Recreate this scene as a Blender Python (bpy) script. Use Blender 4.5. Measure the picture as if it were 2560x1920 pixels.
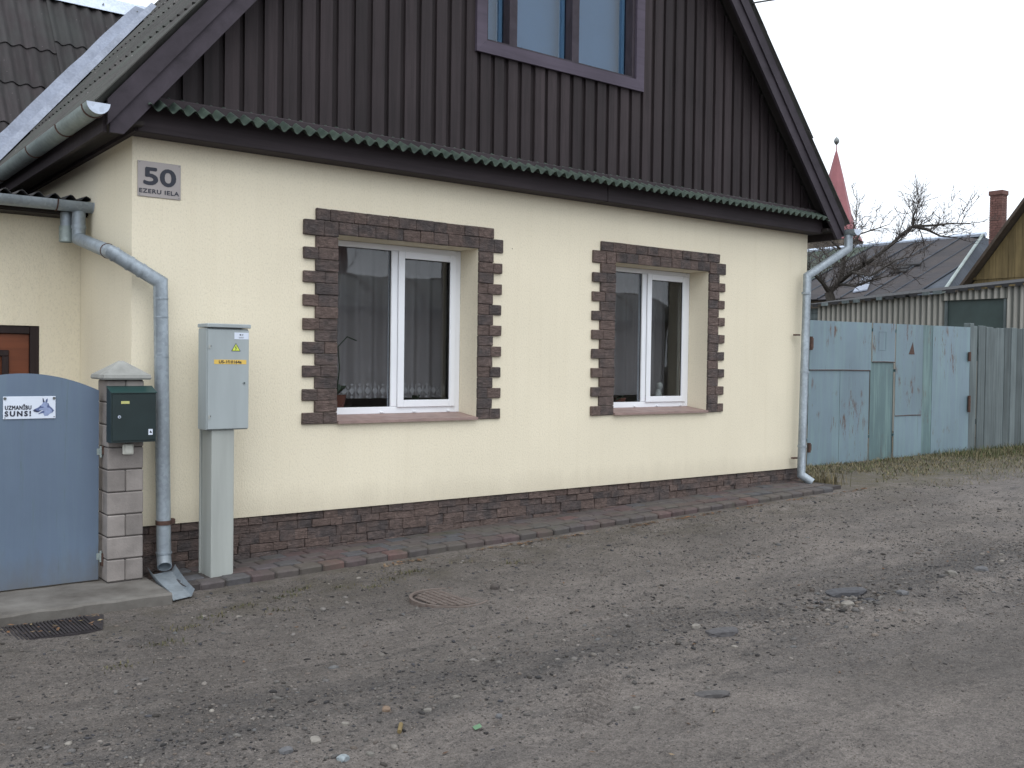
import bpy, bmesh, math, random
import numpy as np
from mathutils import Vector, Matrix

random.seed(7); rng = np.random.default_rng(7)
scene = bpy.context.scene
for o in list(bpy.data.objects): bpy.data.objects.remove(o)
R = math.radians

# ------------------------------------------------------------------ camera
CAM = Vector((-1.9502, -6.6081, 1.1178)); YAW, PITCH, ROLL = 0.6561, -0.0224, 0.0133
fw = Vector((math.sin(YAW)*math.cos(PITCH), math.cos(YAW)*math.cos(PITCH), math.sin(PITCH)))
rt = Vector((math.cos(YAW), -math.sin(YAW), 0)); up = rt.cross(fw)
r2 = math.cos(ROLL)*rt + math.sin(ROLL)*up; u2 = -math.sin(ROLL)*rt + math.cos(ROLL)*up
cd = bpy.data.cameras.new('camera'); cam = bpy.data.objects.new('camera', cd)
scene.collection.objects.link(cam)
cam.matrix_world = Matrix(((r2.x, u2.x, -fw.x, CAM.x), (r2.y, u2.y, -fw.y, CAM.y), (r2.z, u2.z, -fw.z, CAM.z), (0, 0, 0, 1)))
cd.sensor_fit = 'HORIZONTAL'; cd.sensor_width = 36; cd.lens = 2461.49/2560*36
cd.clip_start = .05; cd.clip_end = 1500
scene.camera = cam

# ------------------------------------------------------------------ light
SUN_EL, SUN_AZ = 60, 200          # azimuth from +Y clockwise
w = bpy.data.worlds.new('World'); scene.world = w; w.use_nodes = True
nt = w.node_tree; nt.nodes.clear()
sky = nt.nodes.new('ShaderNodeTexSky'); sky.sky_type = 'NISHITA'; sky.sun_disc = False
sky.sun_elevation = R(SUN_EL); sky.sun_rotation = R(SUN_AZ)
sky.dust_density = 6; sky.air_density = 1.0; sky.ozone_density = 1.0
hs = nt.nodes.new('ShaderNodeHueSaturation'); hs.inputs['Saturation'].default_value = .30
bg = nt.nodes.new('ShaderNodeBackground'); bg.inputs['Strength'].default_value = .15
wo = nt.nodes.new('ShaderNodeOutputWorld')
oc = nt.nodes.new('ShaderNodeMix'); oc.data_type = 'RGBA'; oc.inputs[0].default_value = .85      # even cloud cover
oc.inputs[7].default_value = (6.3, 6.75, 7.3, 1)
nt.links.new(sky.outputs[0], hs.inputs['Color']); nt.links.new(hs.outputs[0], oc.inputs[6]); nt.links.new(oc.outputs[2], bg.inputs['Color']); nt.links.new(bg.outputs[0], wo.inputs[0])
sl = bpy.data.lights.new('sun', 'SUN'); sl.energy = .5; sl.angle = R(60); sl.color = (1, .98, .95)
so = bpy.data.objects.new('sun', sl); scene.collection.objects.link(so)
az = R(SUN_AZ); el = R(SUN_EL)
sd = Vector((math.sin(az)*math.cos(el), math.cos(az)*math.cos(el), math.sin(el)))
so.rotation_euler = sd.to_track_quat('Z', 'Y').to_euler()
so.location = (0, -10, 12)
vs = scene.view_settings; vs.view_transform = 'Standard'; vs.look = 'None'; vs.gamma = 1; vs.use_curve_mapping = False
vs.exposure = .68
scene.cycles.use_denoising = True
scene.cycles.max_bounces = 6; scene.cycles.transparent_max_bounces = 10

# ------------------------------------------------------------------ materials
def srgb(r, g, b):
    f = lambda c: ((c/255+.055)/1.055)**2.4 if c > 10 else c/255/12.92
    return (f(r), f(g), f(b))
class NT:
    def __init__(s, name):
        s.m = bpy.data.materials.new(name); s.m.use_nodes = True; s.t = s.m.node_tree
        s.b = s.t.nodes['Principled BSDF']; s.out = s.t.nodes['Material Output']
        s.geo = s.n('ShaderNodeNewGeometry')
    def n(s, typ, **kw):
        nd = s.t.nodes.new(typ)
        for k, v in kw.items(): setattr(nd, k, v)
        return nd
    def l(s, a, b): s.t.links.new(a, b)
    def pos(s, scale=(1, 1, 1), rot=(0, 0, 0)):
        mp = s.n('ShaderNodeMapping'); mp.inputs['Scale'].default_value = scale; mp.inputs['Rotation'].default_value = rot
        s.l(s.geo.outputs['Position'], mp.inputs['Vector']); return mp.outputs[0]
    def noise(s, vec, scale, detail=5, rough=.55, dist=0):
        nd = s.n('ShaderNodeTexNoise'); nd.inputs['Scale'].default_value = scale; nd.inputs['Detail'].default_value = detail
        nd.inputs['Roughness'].default_value = rough; nd.inputs['Distortion'].default_value = dist
        s.l(vec, nd.inputs['Vector']); return nd.outputs['Fac']
    def vor(s, vec, scale, feature='F1', out='Distance', rnd=1):
        nd = s.n('ShaderNodeTexVoronoi', feature=feature); nd.inputs['Scale'].default_value = scale
        nd.inputs['Randomness'].default_value = rnd
        s.l(vec, nd.inputs['Vector']); return nd.outputs[out]
    def ramp(s, fac, stops):
        nd = s.n('ShaderNodeValToRGB'); el = nd.color_ramp.elements
        while len(el) < len(stops): el.new(.5)
        for e, (p, c) in zip(el, stops):
            e.position = p; e.color = (*(c if isinstance(c, tuple) else (c, c, c)), 1)
        s.l(fac, nd.inputs[0]); return nd.outputs[0]
    def mix(s, fac, a, b, mode='MIX'):
        nd = s.n('ShaderNodeMix', data_type='RGBA', blend_type=mode)
        for sock, v in ((nd.inputs[0], fac), (nd.inputs[6], a), (nd.inputs[7], b)):
            if isinstance(v, (int, float)): sock.default_value = v if sock.type == 'VALUE' else (v, v, v, 1)
            elif isinstance(v, tuple): sock.default_value = (*v, 1)
            else: s.l(v, sock)
        return nd.outputs[2]
    def math(s, op, a, b=0, c=0):
        nd = s.n('ShaderNodeMath', operation=op)
        for sock, v in zip(nd.inputs, (a, b, c)):
            if isinstance(v, (int, float)): sock.default_value = v
            else: s.l(v, sock)
        return nd.outputs[0]
    def rnd(s, amp):
        oi = s.n('ShaderNodeObjectInfo')
        return s.math('MULTIPLY_ADD', oi.outputs['Random'], 2*amp, 1-amp)
    def bump(s, h, strength=.3, dist=.01, prev=None):
        nd = s.n('ShaderNodeBump'); nd.inputs['Strength'].default_value = strength; nd.inputs['Distance'].default_value = dist
        s.l(h, nd.inputs['Height'])
        if prev is not None: s.l(prev, nd.inputs['Normal'])
        return nd.outputs[0]
    def fin(s, col=None, rough=None, metal=0, nrm=None, spec=.5):
        def put(sock, v):
            if isinstance(v, (int, float)): sock.default_value = v
            elif isinstance(v, tuple): sock.default_value = (*v, 1)
            elif v is not None: s.l(v, sock)
        put(s.b.inputs['Base Color'], col); put(s.b.inputs['Roughness'], rough); put(s.b.inputs['Metallic'], metal)
        s.b.inputs['Specular IOR Level'].default_value = spec
        if nrm is not None: s.l(nrm, s.b.inputs['Normal'])
        return s.m
def sc(c, k): return tuple(min(1, x*k) for x in c)

def plain(name, col, rough=.7, var=.12, vs_=4, rnd=0, bump=0, bs=60, metal=0, stretch=(1, 1, 1), spec=.5, bd=.004, col2=None):
    m = NT(name); p = m.pos(stretch)
    f = m.noise(p, vs_, 6, .6)
    c = m.ramp(f, [(.3, sc(col, 1-var)), (.7, col2 or sc(col, 1+var))])
    if rnd: c = m.mix(1, c, m.rnd(rnd), 'MULTIPLY')
    nr = m.bump(m.noise(p, bs, 4), bump, bd) if bump else None
    return m.fin(c, rough, metal, nr, spec)

def stucco(name, col):
    m = NT(name); p = m.pos()
    big = m.noise(p, .9, 4, .5); fine = m.noise(m.pos((1, 1, .6)), 100, 4, .7)
    c = m.ramp(big, [(.3, sc(col, .95)), (.7, sc(col, 1.03))])
    c = m.mix(1, c, m.ramp(fine, [(.28, .84), (.48, 1.0), (.75, 1.03)]), 'MULTIPLY')
    st = m.noise(m.pos((14, 14, .5)), 1, 5, .6)
    c = m.mix(1, c, m.ramp(st, [(.25, (.972, .966, .955)), (.5, 1.0)]), 'MULTIPLY')
    spots = m.vor(p, 2.2, 'F1')
    c = m.mix(m.math('LESS_THAN', spots, .012), c, (.25, .22, .16))
    # splash dirt low on the wall, ragged
    sep = m.n('ShaderNodeSeparateXYZ'); m.l(m.geo.outputs['Position'], sep.inputs[0])
    h = m.math('ADD', sep.outputs['Z'], m.math('MULTIPLY', m.noise(m.pos((3, 3, 1)), 2, 5, .65), .22))
    c = m.mix(m.ramp(h, [(.06, .42), (.30, 0.0)]), c, (.42, .37, .28))
    nr = m.bump(fine, .45, .006); nr = m.bump(m.vor(m.pos((1, 1, .6)), 150), .25, .003, nr)
    return m.fin(c, .92, 0, nr, .2)

def wood(name, col, rnd=.12, axis='z', rough=.75, grain=.35, warm=None):
    m = NT(name)
    s = {'z': (26, 26, 1.1), 'x': (1.1, 26, 26), 'r': (6, 26, 6)}[axis]
    g = m.noise(m.pos(s), 1, 6, .65, .4); g2 = m.noise(m.pos(), 1.6, 4)
    c = m.ramp(g, [(.25, sc(col, 1-grain)), (.5, col), (.8, sc(warm or col, 1+grain))])
    c = m.mix(1, c, m.ramp(g2, [(.3, .82), (.7, 1.15)]), 'MULTIPLY')
    c = m.mix(1, c, m.rnd(rnd), 'MULTIPLY')
    return m.fin(c, rough, 0, m.bump(g, .35, .003), .3)

def stone(name, ca, cb, light, rough=.8):
    m = NT(name); p = m.pos()
    oi = m.n('ShaderNodeObjectInfo')
    c = m.ramp(oi.outputs['Random'], [(0, ca), (.4, sc(ca, 1.2)), (.7, cb), (1, sc(cb, 1.12))])
    blot = m.noise(p, 7, 5, .6); n1 = m.noise(m.pos((1, 1, 1.8)), 26, 7, .72, .5)
    c = m.mix(m.ramp(blot, [(.40, 0.0), (.62, .7)]), c, sc(cb, 1.25)); c = m.mix(1, c, m.ramp(n1, [(.30, .50), (.5, 1.0), (.70, 1.65)]), 'MULTIPLY')
    ridg = m.noise(m.pos((7, 7, 34)), 1.2, 6, .72, 1.0); rid2 = m.noise(m.pos((30, 30, 8)), 1.0, 5, .7, .8)
    c = m.mix(m.ramp(ridg, [(.66, 0.0), (.70, .75), (.74, .1)]), c, light); c = m.mix(m.ramp(rid2, [(.70, 0.0), (.73, .5), (.77, .1)]), c, light)
    c = m.mix(m.ramp(ridg, [(.28, .8), (.34, 0.0)]), c, sc(ca, .35))
    hgt = m.math('ADD', n1, m.math('MULTIPLY', ridg, 1.4))
    nr = m.bump(hgt, .9, .014); nr = m.bump(m.noise(p, 120, 3), .3, .003, nr)
    return m.fin(c, rough, 0, nr, .35)

def galv(name, col, metal=.55, rough=.42):
    m = NT(name); p = m.pos()
    v = m.vor(p, 45, 'F1', 'Color')
    f = m.noise(p, 3, 5)
    c = m.ramp(f, [(.3, sc(col, .82)), (.7, sc(col, 1.15))])
    bw = m.n('ShaderNodeRGBToBW'); m.l(v, bw.inputs[0])
    c = m.mix(1, c, m.ramp(bw.outputs[0], [(.2, .9), (.8, 1.07)]), 'MULTIPLY')
    r_ = m.ramp(m.noise(p, 8, 4), [(.3, rough-.1), (.7, rough+.15)])
    return m.fin(c, r_, metal, m.bump(m.noise(p, 9, 2), .12, .01))

def asbestos(name, col, moss, axis):
    m = NT(name); s = {'x': (10, 1, 1), 'y': (1, 10, 1), 'z': (9, 9, .8)}[axis]
    st = m.noise(m.pos(s), 1.3, 6, .65); b = m.noise(m.pos(), 1.4, 6, .6)
    c = m.ramp(st, [(.25, sc(col, .6)), (.55, col), (.8, sc(col, 1.7))])
    c = m.mix(m.ramp(b, [(.42, 0.0), (.66, .75)]), c, moss)
    c = m.mix(1, c, m.rnd(.15), 'MULTIPLY')
    lich = m.vor(m.pos(), 9); c = m.mix(m.math('LESS_THAN', lich, .06), c, sc(col, 3.2))
    return m.fin(c, .85, 0, m.bump(m.noise(m.pos(), 60, 4), .5, .005), .3)

M = {}
M['wall'] = stucco('yellow_render', (.765, .70, .55))
M['reveal'] = stucco('yellow_render_reveal', (.765, .70, .55))
M['stone'] = stone('stone_tile', (.062, .052, .051), (.108, .078, .068), (.34, .27, .23))
M['mortar'] = plain('dark_mortar', (.048, .041, .039), .9, .3, 20, bump=.4)
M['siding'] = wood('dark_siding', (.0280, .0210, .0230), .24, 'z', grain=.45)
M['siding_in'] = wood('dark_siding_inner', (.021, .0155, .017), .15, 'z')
M['beam'] = wood('dark_beam', (.036, .028, .032), .1, 'x')
M['barge'] = wood('dark_barge', (.040, .033, .042), .12, 'r')
M['casing'] = wood('casing_wood', (.075, .062, .085), .08, 'x', grain=.2)
M['dark'] = plain('soffit_dark', (.02, .015, .014), .85, .3, 3)
M['roof'] = asbestos('roof_asbestos', (.068, .064, .061), (.064, .074, .064), 'x')
M['roof_annex'] = asbestos('roof_annex_asbestos', (.040, .034, .036), (.048, .052, .050), 'x')
M['ondu'] = plain('green_corrugated', (.030, .052, .044), .6, .4, 14, bump=.3, col2=(.060, .085, .066))
M['galv'] = galv('galvanised', (.31, .355, .395), .45, .5)
M['galv_new'] = galv('galvanised_bright', (.50, .56, .66), .4, .45)
M['galv_valley'] = galv('galvanised_valley', (.27, .30, .37), .3, .55)
M['galv_old'] = galv('galvanised_weathered', (.30, .35, .34), .35, .55)
M['rust'] = plain('rusty_strap', (.075, .040, .030), .8, .4, 30, bump=.4)
M['pvc'] = plain('white_pvc', (.80, .82, .86), .35, .02, 3)
M['black'] = plain('black_rubber', (.012, .012, .013), .5, .2, 20)
M['sill'] = plain('sill_tile', (.27, .19, .17), .55, .22, 9, bump=.15)
M['plate'] = plain('aluminium_plate', (.34, .31, .30), .45, .06, 4, metal=.3)
M['ink'] = plain('ink_dark', (.017, .02, .035), .5, .05, 5)
M['white'] = plain('white_enamel', (.66, .72, .82), .4, .05, 6)
M['screw'] = plain('screw_metal', (.16, .17, .17), .4, .2, 20, metal=.7)
M['ink_blue'] = plain('ink_blue', (.085, .115, .24), .5, .25, 60)
M['ink_pale'] = plain('ink_pale_blue', (.26, .32, .50), .5, .15, 60)
M['ink_deep'] = plain('ink_deep_blue', (.03, .04, .09), .5, .2, 60)
M['cab'] = plain('cabinet_paint', (.33, .37, .38), .5, .10, 1.5, bump=.05, bs=300, stretch=(5, 5, .7))
M['cab_post'] = plain('cabinet_post_paint', (.34, .36, .34), .55, .12, 1.5, bump=.05, bs=200, stretch=(7, 7, .7))
M['paper'] = plain('label_paper', (.62, .68, .78), .5, .04, 8)
M['lime'] = plain('warning_yellow', (.56, .66, .09), .5, .06, 9)
M['orange'] = plain('label_orange', (.68, .46, .10), .5, .06, 9)
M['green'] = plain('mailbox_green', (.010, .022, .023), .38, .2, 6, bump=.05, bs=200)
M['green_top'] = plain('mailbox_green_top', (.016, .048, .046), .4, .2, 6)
M['labely'] = plain('label_yellowgreen', (.46, .46, .17), .5, .06, 9)
M['bell'] = plain('bell_plastic', (.62, .62, .56), .4, .05, 9)
M['block'] = plain('split_block', (.235, .212, .198), .9, .24, 6, rnd=.18, bump=.5, bs=90)
M['cap'] = plain('concrete_cap', (.27, .275, .26), .9, .2, 9, bump=.45, bs=80)
M['conc'] = plain('concrete_slab', (.105, .092, .080), .85, .35, 3.5, bump=.5, bs=60, col2=(.175, .165, .15))
M['rubber'] = plain('mat_rubber', (.022, .018, .02), .8, .5, 12, bump=.4)
M['iron'] = plain('cast_iron', (.130, .090, .075), .75, .3, 25, bump=.5, col2=(.16, .135, .12))
M['iron_dark'] = plain('cast_iron_groove', (.045, .036, .032), .9, .4, 25, bump=.5)
M['doorwood'] = wood('door_wood', (.155, .048, .022), .05, 'x', .45, .3)
M['doorframe'] = wood('door_frame', (.022, .012, .012), .05, 'z', .5)
M['shedwin'] = plain('shed_window_board', (.030, .050, .048), .5, .2, 3)
M['brick'] = plain('red_brick', (.135, .066, .055), .85, .25, 12, rnd=.2, bump=.4)
M['spire'] = plain('spire_red', (.24, .085, .095), .7, .14, .7)
M['bark'] = plain('bark', (.048, .042, .036), .9, .4, 14, bump=.6, bs=50)
M['twig'] = plain('twig', (.060, .050, .045), .9, .3, 8)
M['gablewood'] = wood('old_gable_wood', (.15, .112, .052), .18, 'z', grain=.4)
M['gableedge'] = wood('old_gable_edge', (.075, .058, .045), .1, 'r')
M['oldwall'] = plain('old_house_wall', (.12, .10, .08), .9, .3, 3)
M['tin_dark'] = asbestos('tin_roof', (.044, .041, .045), (.060, .050, .048), 'x')
M['tin_moss'] = asbestos('tin_roof_mossy', (.05, .062, .05), (.055, .085, .06), 'x')
M['tin_blue'] = asbestos('tin_roof_blue', (.052, .062, .080), (.075, .085, .10), 'x')
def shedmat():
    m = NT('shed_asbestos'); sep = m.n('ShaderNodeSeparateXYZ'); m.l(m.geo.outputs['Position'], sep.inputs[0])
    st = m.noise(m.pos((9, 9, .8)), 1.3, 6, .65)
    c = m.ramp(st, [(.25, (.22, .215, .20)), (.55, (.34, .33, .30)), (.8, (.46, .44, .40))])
    gr = m.math('SINE', m.math('MULTIPLY', sep.outputs['Y'], 2*math.pi/.118))      # darker in the hollows of the corrugation
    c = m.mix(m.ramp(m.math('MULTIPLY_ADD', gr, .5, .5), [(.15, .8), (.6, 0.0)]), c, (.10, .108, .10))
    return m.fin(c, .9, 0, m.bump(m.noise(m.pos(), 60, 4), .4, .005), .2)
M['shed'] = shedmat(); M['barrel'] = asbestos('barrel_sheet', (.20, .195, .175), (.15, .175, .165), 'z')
M['fence'] = wood('fence_wood', (.115, .138, .142), .28, 'z', .85, .4)
M['tar'] = plain('tar_paper', (.022, .022, .024), .9, .4, 9)
M['terracotta'] = plain('terracotta', (.20, .06, .035), .8, .15, 10)
M['leafg'] = plain('house_plant', (.03, .055, .025), .5, .3, 15)
M['cream'] = plain('interior_cream', (.30, .27, .23), .9, .1, 2)
M['roomfloor'] = plain('interior_floor', (.08, .055, .04), .7, .2, 6)
M['cable'] = plain('cable_black', (.015, .015, .017), .6, .1, 5)

def bluepaint(name, base, green, rust):
    m = NT(name); p = m.pos()
    st = m.noise(m.pos((9, 9, .6)), 1.2, 6, .7); b = m.noise(p, 1.1, 5)
    c = m.ramp(b, [(.3, sc(base, .86)), (.7, sc(base, 1.1))])
    c = m.mix(m.ramp(st, [(.46, 0.0), (.72, green)]), c, (.19, .30, .29))
    c = m.mix(m.ramp(m.noise(m.pos((30, 30, 1.3)), 1.1, 6, .75), [(.60, 0.0), (.68, .7)]), c, (.09, .13, .15))
    rs = m.math('MULTIPLY', m.ramp(m.noise(m.pos((11, 11, 2.2)), 1.6, 7, .75), [(.55, 0.0), (.62, 1.0)]),
                m.ramp(m.noise(p, 1.7, 3), [(.50, 0.0), (.58, 1.0)]))
    c = m.mix(m.math('MULTIPLY', rs, rust), c, (.095, .055, .040))
    sep = m.n('ShaderNodeSeparateXYZ'); m.l(m.geo.outputs['Position'], sep.inputs[0])      # mud splashed on the foot
    hz = m.math('ADD', sep.outputs['Z'], m.math('MULTIPLY_ADD', m.noise(m.pos((3, 3, 1.2)), 2.2, 6, .7), .5, .25))
    c = m.mix(m.ramp(hz, [(.12, .65), (.42, 0.0)]), c, (.10, .088, .070))
    c = m.mix(1, c, m.rnd(.07), 'MULTIPLY')
    return m.fin(c, .5, 0, m.bump(m.noise(p, 5, 5), .15, .012))
M['blue_gate'] = bluepaint('gate_blue_grey', (.108, .150, .215), .12, .0)
M['blue_old'] = bluepaint('old_gate_blue', (.150, .212, .255), .6, 1.0)
M['blue_old2'] = bluepaint('old_gate_green', (.095, .158, .168), .9, .5)

def glass(name, k, tint=(.8, .82, .84)):
    m = NT(name); t = m.t; t.nodes.remove(m.b)
    tr = m.n('ShaderNodeBsdfTransparent'); tr.inputs[0].default_value = (*tint, 1)
    gl = m.n('ShaderNodeBsdfGlossy'); gl.inputs['Roughness'].default_value = .01
    lw = m.n('ShaderNodeLayerWeight'); lw.inputs['Blend'].default_value = .5
    fr = m.math('MULTIPLY_ADD', m.math('POWER', lw.outputs['Facing'], 5), .95, .050)
    wv = m.bump(m.noise(m.pos(), 2.2, 1), .04, .02); m.l(wv, gl.inputs['Normal'])
    mx = m.n('ShaderNodeMixShader'); m.l(m.math('MULTIPLY', fr, k), mx.inputs[0])
    m.l(tr.outputs[0], mx.inputs[1]); m.l(gl.outputs[0], mx.inputs[2]); m.l(mx.outputs[0], m.out.inputs[0])
    return m.m
M['glass'] = glass('window_glass', 1.05); M['glass_old'] = glass('old_window_glass', 1.2, (.62, .72, .80))

def sheer(name, col, alpha):
    m = NT(name); tr = m.n('ShaderNodeBsdfTransparent'); mx = m.n('ShaderNodeMixShader')
    m.fin(col, .9, 0, None, .1); mx.inputs[0].default_value = alpha
    m.l(tr.outputs[0], mx.inputs[1]); m.l(m.b.outputs[0], mx.inputs[2]); m.l(mx.outputs[0], m.out.inputs[0])
    return m.m
M['sheer'] = sheer('sheer_curtain', (.60, .55, .53), .62); M['lace'] = sheer('lace', (.75, .72, .70), .45)
M['sky_reflection_panel'] = plain('attic_sky_reflection', (.28, .34, .42), .8, .06, 2)  # sky reflection of the attic panes put into a blue-grey colour
M['sash_pale'] = plain('attic_inner_sash', (.55, .62, .68), .6, .06, 5)

def paver_mat():
    m = NT('paver'); p = m.pos(); oi = m.n('ShaderNodeObjectInfo')
    c = m.ramp(oi.outputs['Random'], [(0, (.088, .058, .056)), (.3, (.075, .066, .068)), (.6, (.095, .080, .074)), (.85, (.070, .072, .080)), (1, (.115, .068, .062))])
    c = m.mix(1, c, m.ramp(m.noise(p, 22, 6, .7), [(.25, .7), (.75, 1.3)]), 'MULTIPLY')
    c = m.mix(m.ramp(m.noise(p, 2.1, 6, .65), [(.46, 0.0), (.68, .7)]), c, (.085, .078, .066))
    c = m.mix(m.ramp(m.noise(m.pos((1, 3, 1)), 2.7, 6, .7), [(.56, 0.0), (.7, .6)]), c, (.055, .058, .036))
    return m.fin(c, .85, 0, m.bump(m.noise(p, 140, 4), .5, .003), .3)
M['paver'] = paver_mat()

def ground_mat():
    m = NT('damp_dirt'); p = m.pos()
    sep = m.n('ShaderNodeSeparateXYZ'); m.l(m.geo.outputs['Position'], sep.inputs[0])
    n1 = m.noise(p, .8, 9, .62); n2 = m.noise(p, 5, 8, .7); grain = m.noise(p, 130, 5, .8)
    c = m.ramp(n1, [(.3, (.108, .095, .087)), (.5, (.135, .119, .108)), (.72, (.160, .140, .125))])
    c = m.mix(1, c, m.ramp(n2, [(.25, .74), (.5, 1.0), (.78, 1.22)]), 'MULTIPLY')
    c = m.mix(1, c, m.ramp(m.noise(m.pos((.5, 1.3, 1), (0, 0, R(8))), .9, 4, .5), [(.32, .72), (.5, 1.0), (.68, 1.22)]), 'MULTIPLY')
    c = m.mix(m.ramp(m.noise(m.pos((.7, 1.5, 1)), 3.2, 7, .72, .4), [(.55, 0.0), (.66, .55)]), c, (.060, .054, .052))
    # dark gravelly streaks running with the traffic
    st = m.noise(m.pos((.55, 2.2, 1), (0, 0, R(6))), 1.3, 9, .72, .3)
    band = m.math('ABSOLUTE', m.math('ADD', m.math('ADD', sep.outputs['Y'], m.math('MULTIPLY', sep.outputs['X'], .07)), 2.95))
    bm_ = m.ramp(band, [(.0, .75), (.5, .45), (1.0, .12)])
    dk = m.math('MULTIPLY', m.ramp(st, [(.46, 0.0), (.62, 1.0)]), bm_)
    c = m.mix(dk, c, (.052, .049, .049))
    sm = m.noise(m.pos((1, 2.6, 1)), 9, 6, .75)
    c = m.mix(m.ramp(sm, [(.58, 0.0), (.65, .8)]), c, (.048, .044, .042))
    c = m.mix(m.ramp(m.noise(m.pos((1.2, 3, 1)), 17, 5, .7), [(.64, 0.0), (.70, .6)]), c, (.17, .15, .13))
    c = m.mix(1, c, m.ramp(grain, [(.32, .48), (.5, 1.0), (.68, 1.6)]), 'MULTIPLY')
    c = m.mix(1, c, m.ramp(m.noise(p, 42, 6, .75), [(.32, .60), (.5, 1.0), (.70, 1.32)]), 'MULTIPLY')
    v = m.vor(p, 55); c = m.mix(m.math('LESS_THAN', v, .13), c, (.21, .19, .17))
    v2 = m.vor(m.pos((1, 1.6, 1)), 38); c = m.mix(m.math('LESS_THAN', v2, .14), c, (.030, .028, .028))
    # greener, darker fringe beside the paving
    mo = m.math('MULTIPLY', m.ramp(m.noise(p, 3.4, 6, .7), [(.50, 0.0), (.66, .55)]), m.ramp(sep.outputs['Y'], [(0.0, 0.0), (1, 1.0)]))
    edge = m.ramp(m.math('ADD', sep.outputs['Y'], 2.0), [(.55, 0.0), (1.0, 1.0)])
    mo = m.math('MULTIPLY', m.ramp(m.noise(p, 3.4, 6, .7), [(.45, 0.0), (.64, .7)]), edge)
    c = m.mix(mo, c, (.070, .061, .046))
    vg = m.math('MULTIPLY', m.ramp(m.math('MULTIPLY_ADD', sep.outputs['X'], .1, 0), [(.69, 0.0), (.75, 1.0)]), m.ramp(m.math('ADD', sep.outputs['Y'], 1.0), [(.05, 0.0), (.75, 1.0)]))
    c = m.mix(m.math('MULTIPLY', vg, m.ramp(m.noise(p, 6, 6, .7), [(.38, .15), (.6, .85)])), c, (.095, .082, .048))
    nr = m.bump(n2, .6, .035); nr = m.bump(m.noise(p, 34, 6, .7), .7, .014, nr); nr = m.bump(grain, .8, .006, nr); nr = m.bump(m.vor(p, 70), .5, .006, nr)
    r_ = m.ramp(n1, [(.3, .72), (.7, .95)])
    return m.fin(c, r_, 0, nr, .3)
M['ground'] = ground_mat()

def attr_mat(name, rough=.85):
    m = NT(name); a = m.n('ShaderNodeAttribute', attribute_name='Col')
    c = m.mix(1, a.outputs['Color'], m.ramp(m.noise(m.pos(), 90, 4, .7), [(.25, .7), (.75, 1.3)]), 'MULTIPLY')
    return m.fin(c, rough, 0, m.bump(m.noise(m.pos(), 200, 3), .4, .003), .3)
M['pebble'] = attr_mat('pebbles'); M['grass'] = attr_mat('grass_blades', .7); M['leaf'] = attr_mat('dead_leaves', .8)

# ------------------------------------------------------------------ mesh helpers
COL = scene.collection
def setp(o, label=None, cat=None, group=None, kind=None):
    for k, v in (('label', label), ('category', cat), ('group', group), ('kind', kind)):
        if v: o[k] = v
    return o
def base_of(o):
    b = Vector((0, 0, 0))
    while o is not None: b += o.location; o = o.parent
    return b
def thing(name, label, cat, loc, group=None):
    o = bpy.data.objects.new(name, None); COL.objects.link(o); o.location = loc; o.empty_display_size = .1
    return setp(o, label, cat, group)

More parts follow.
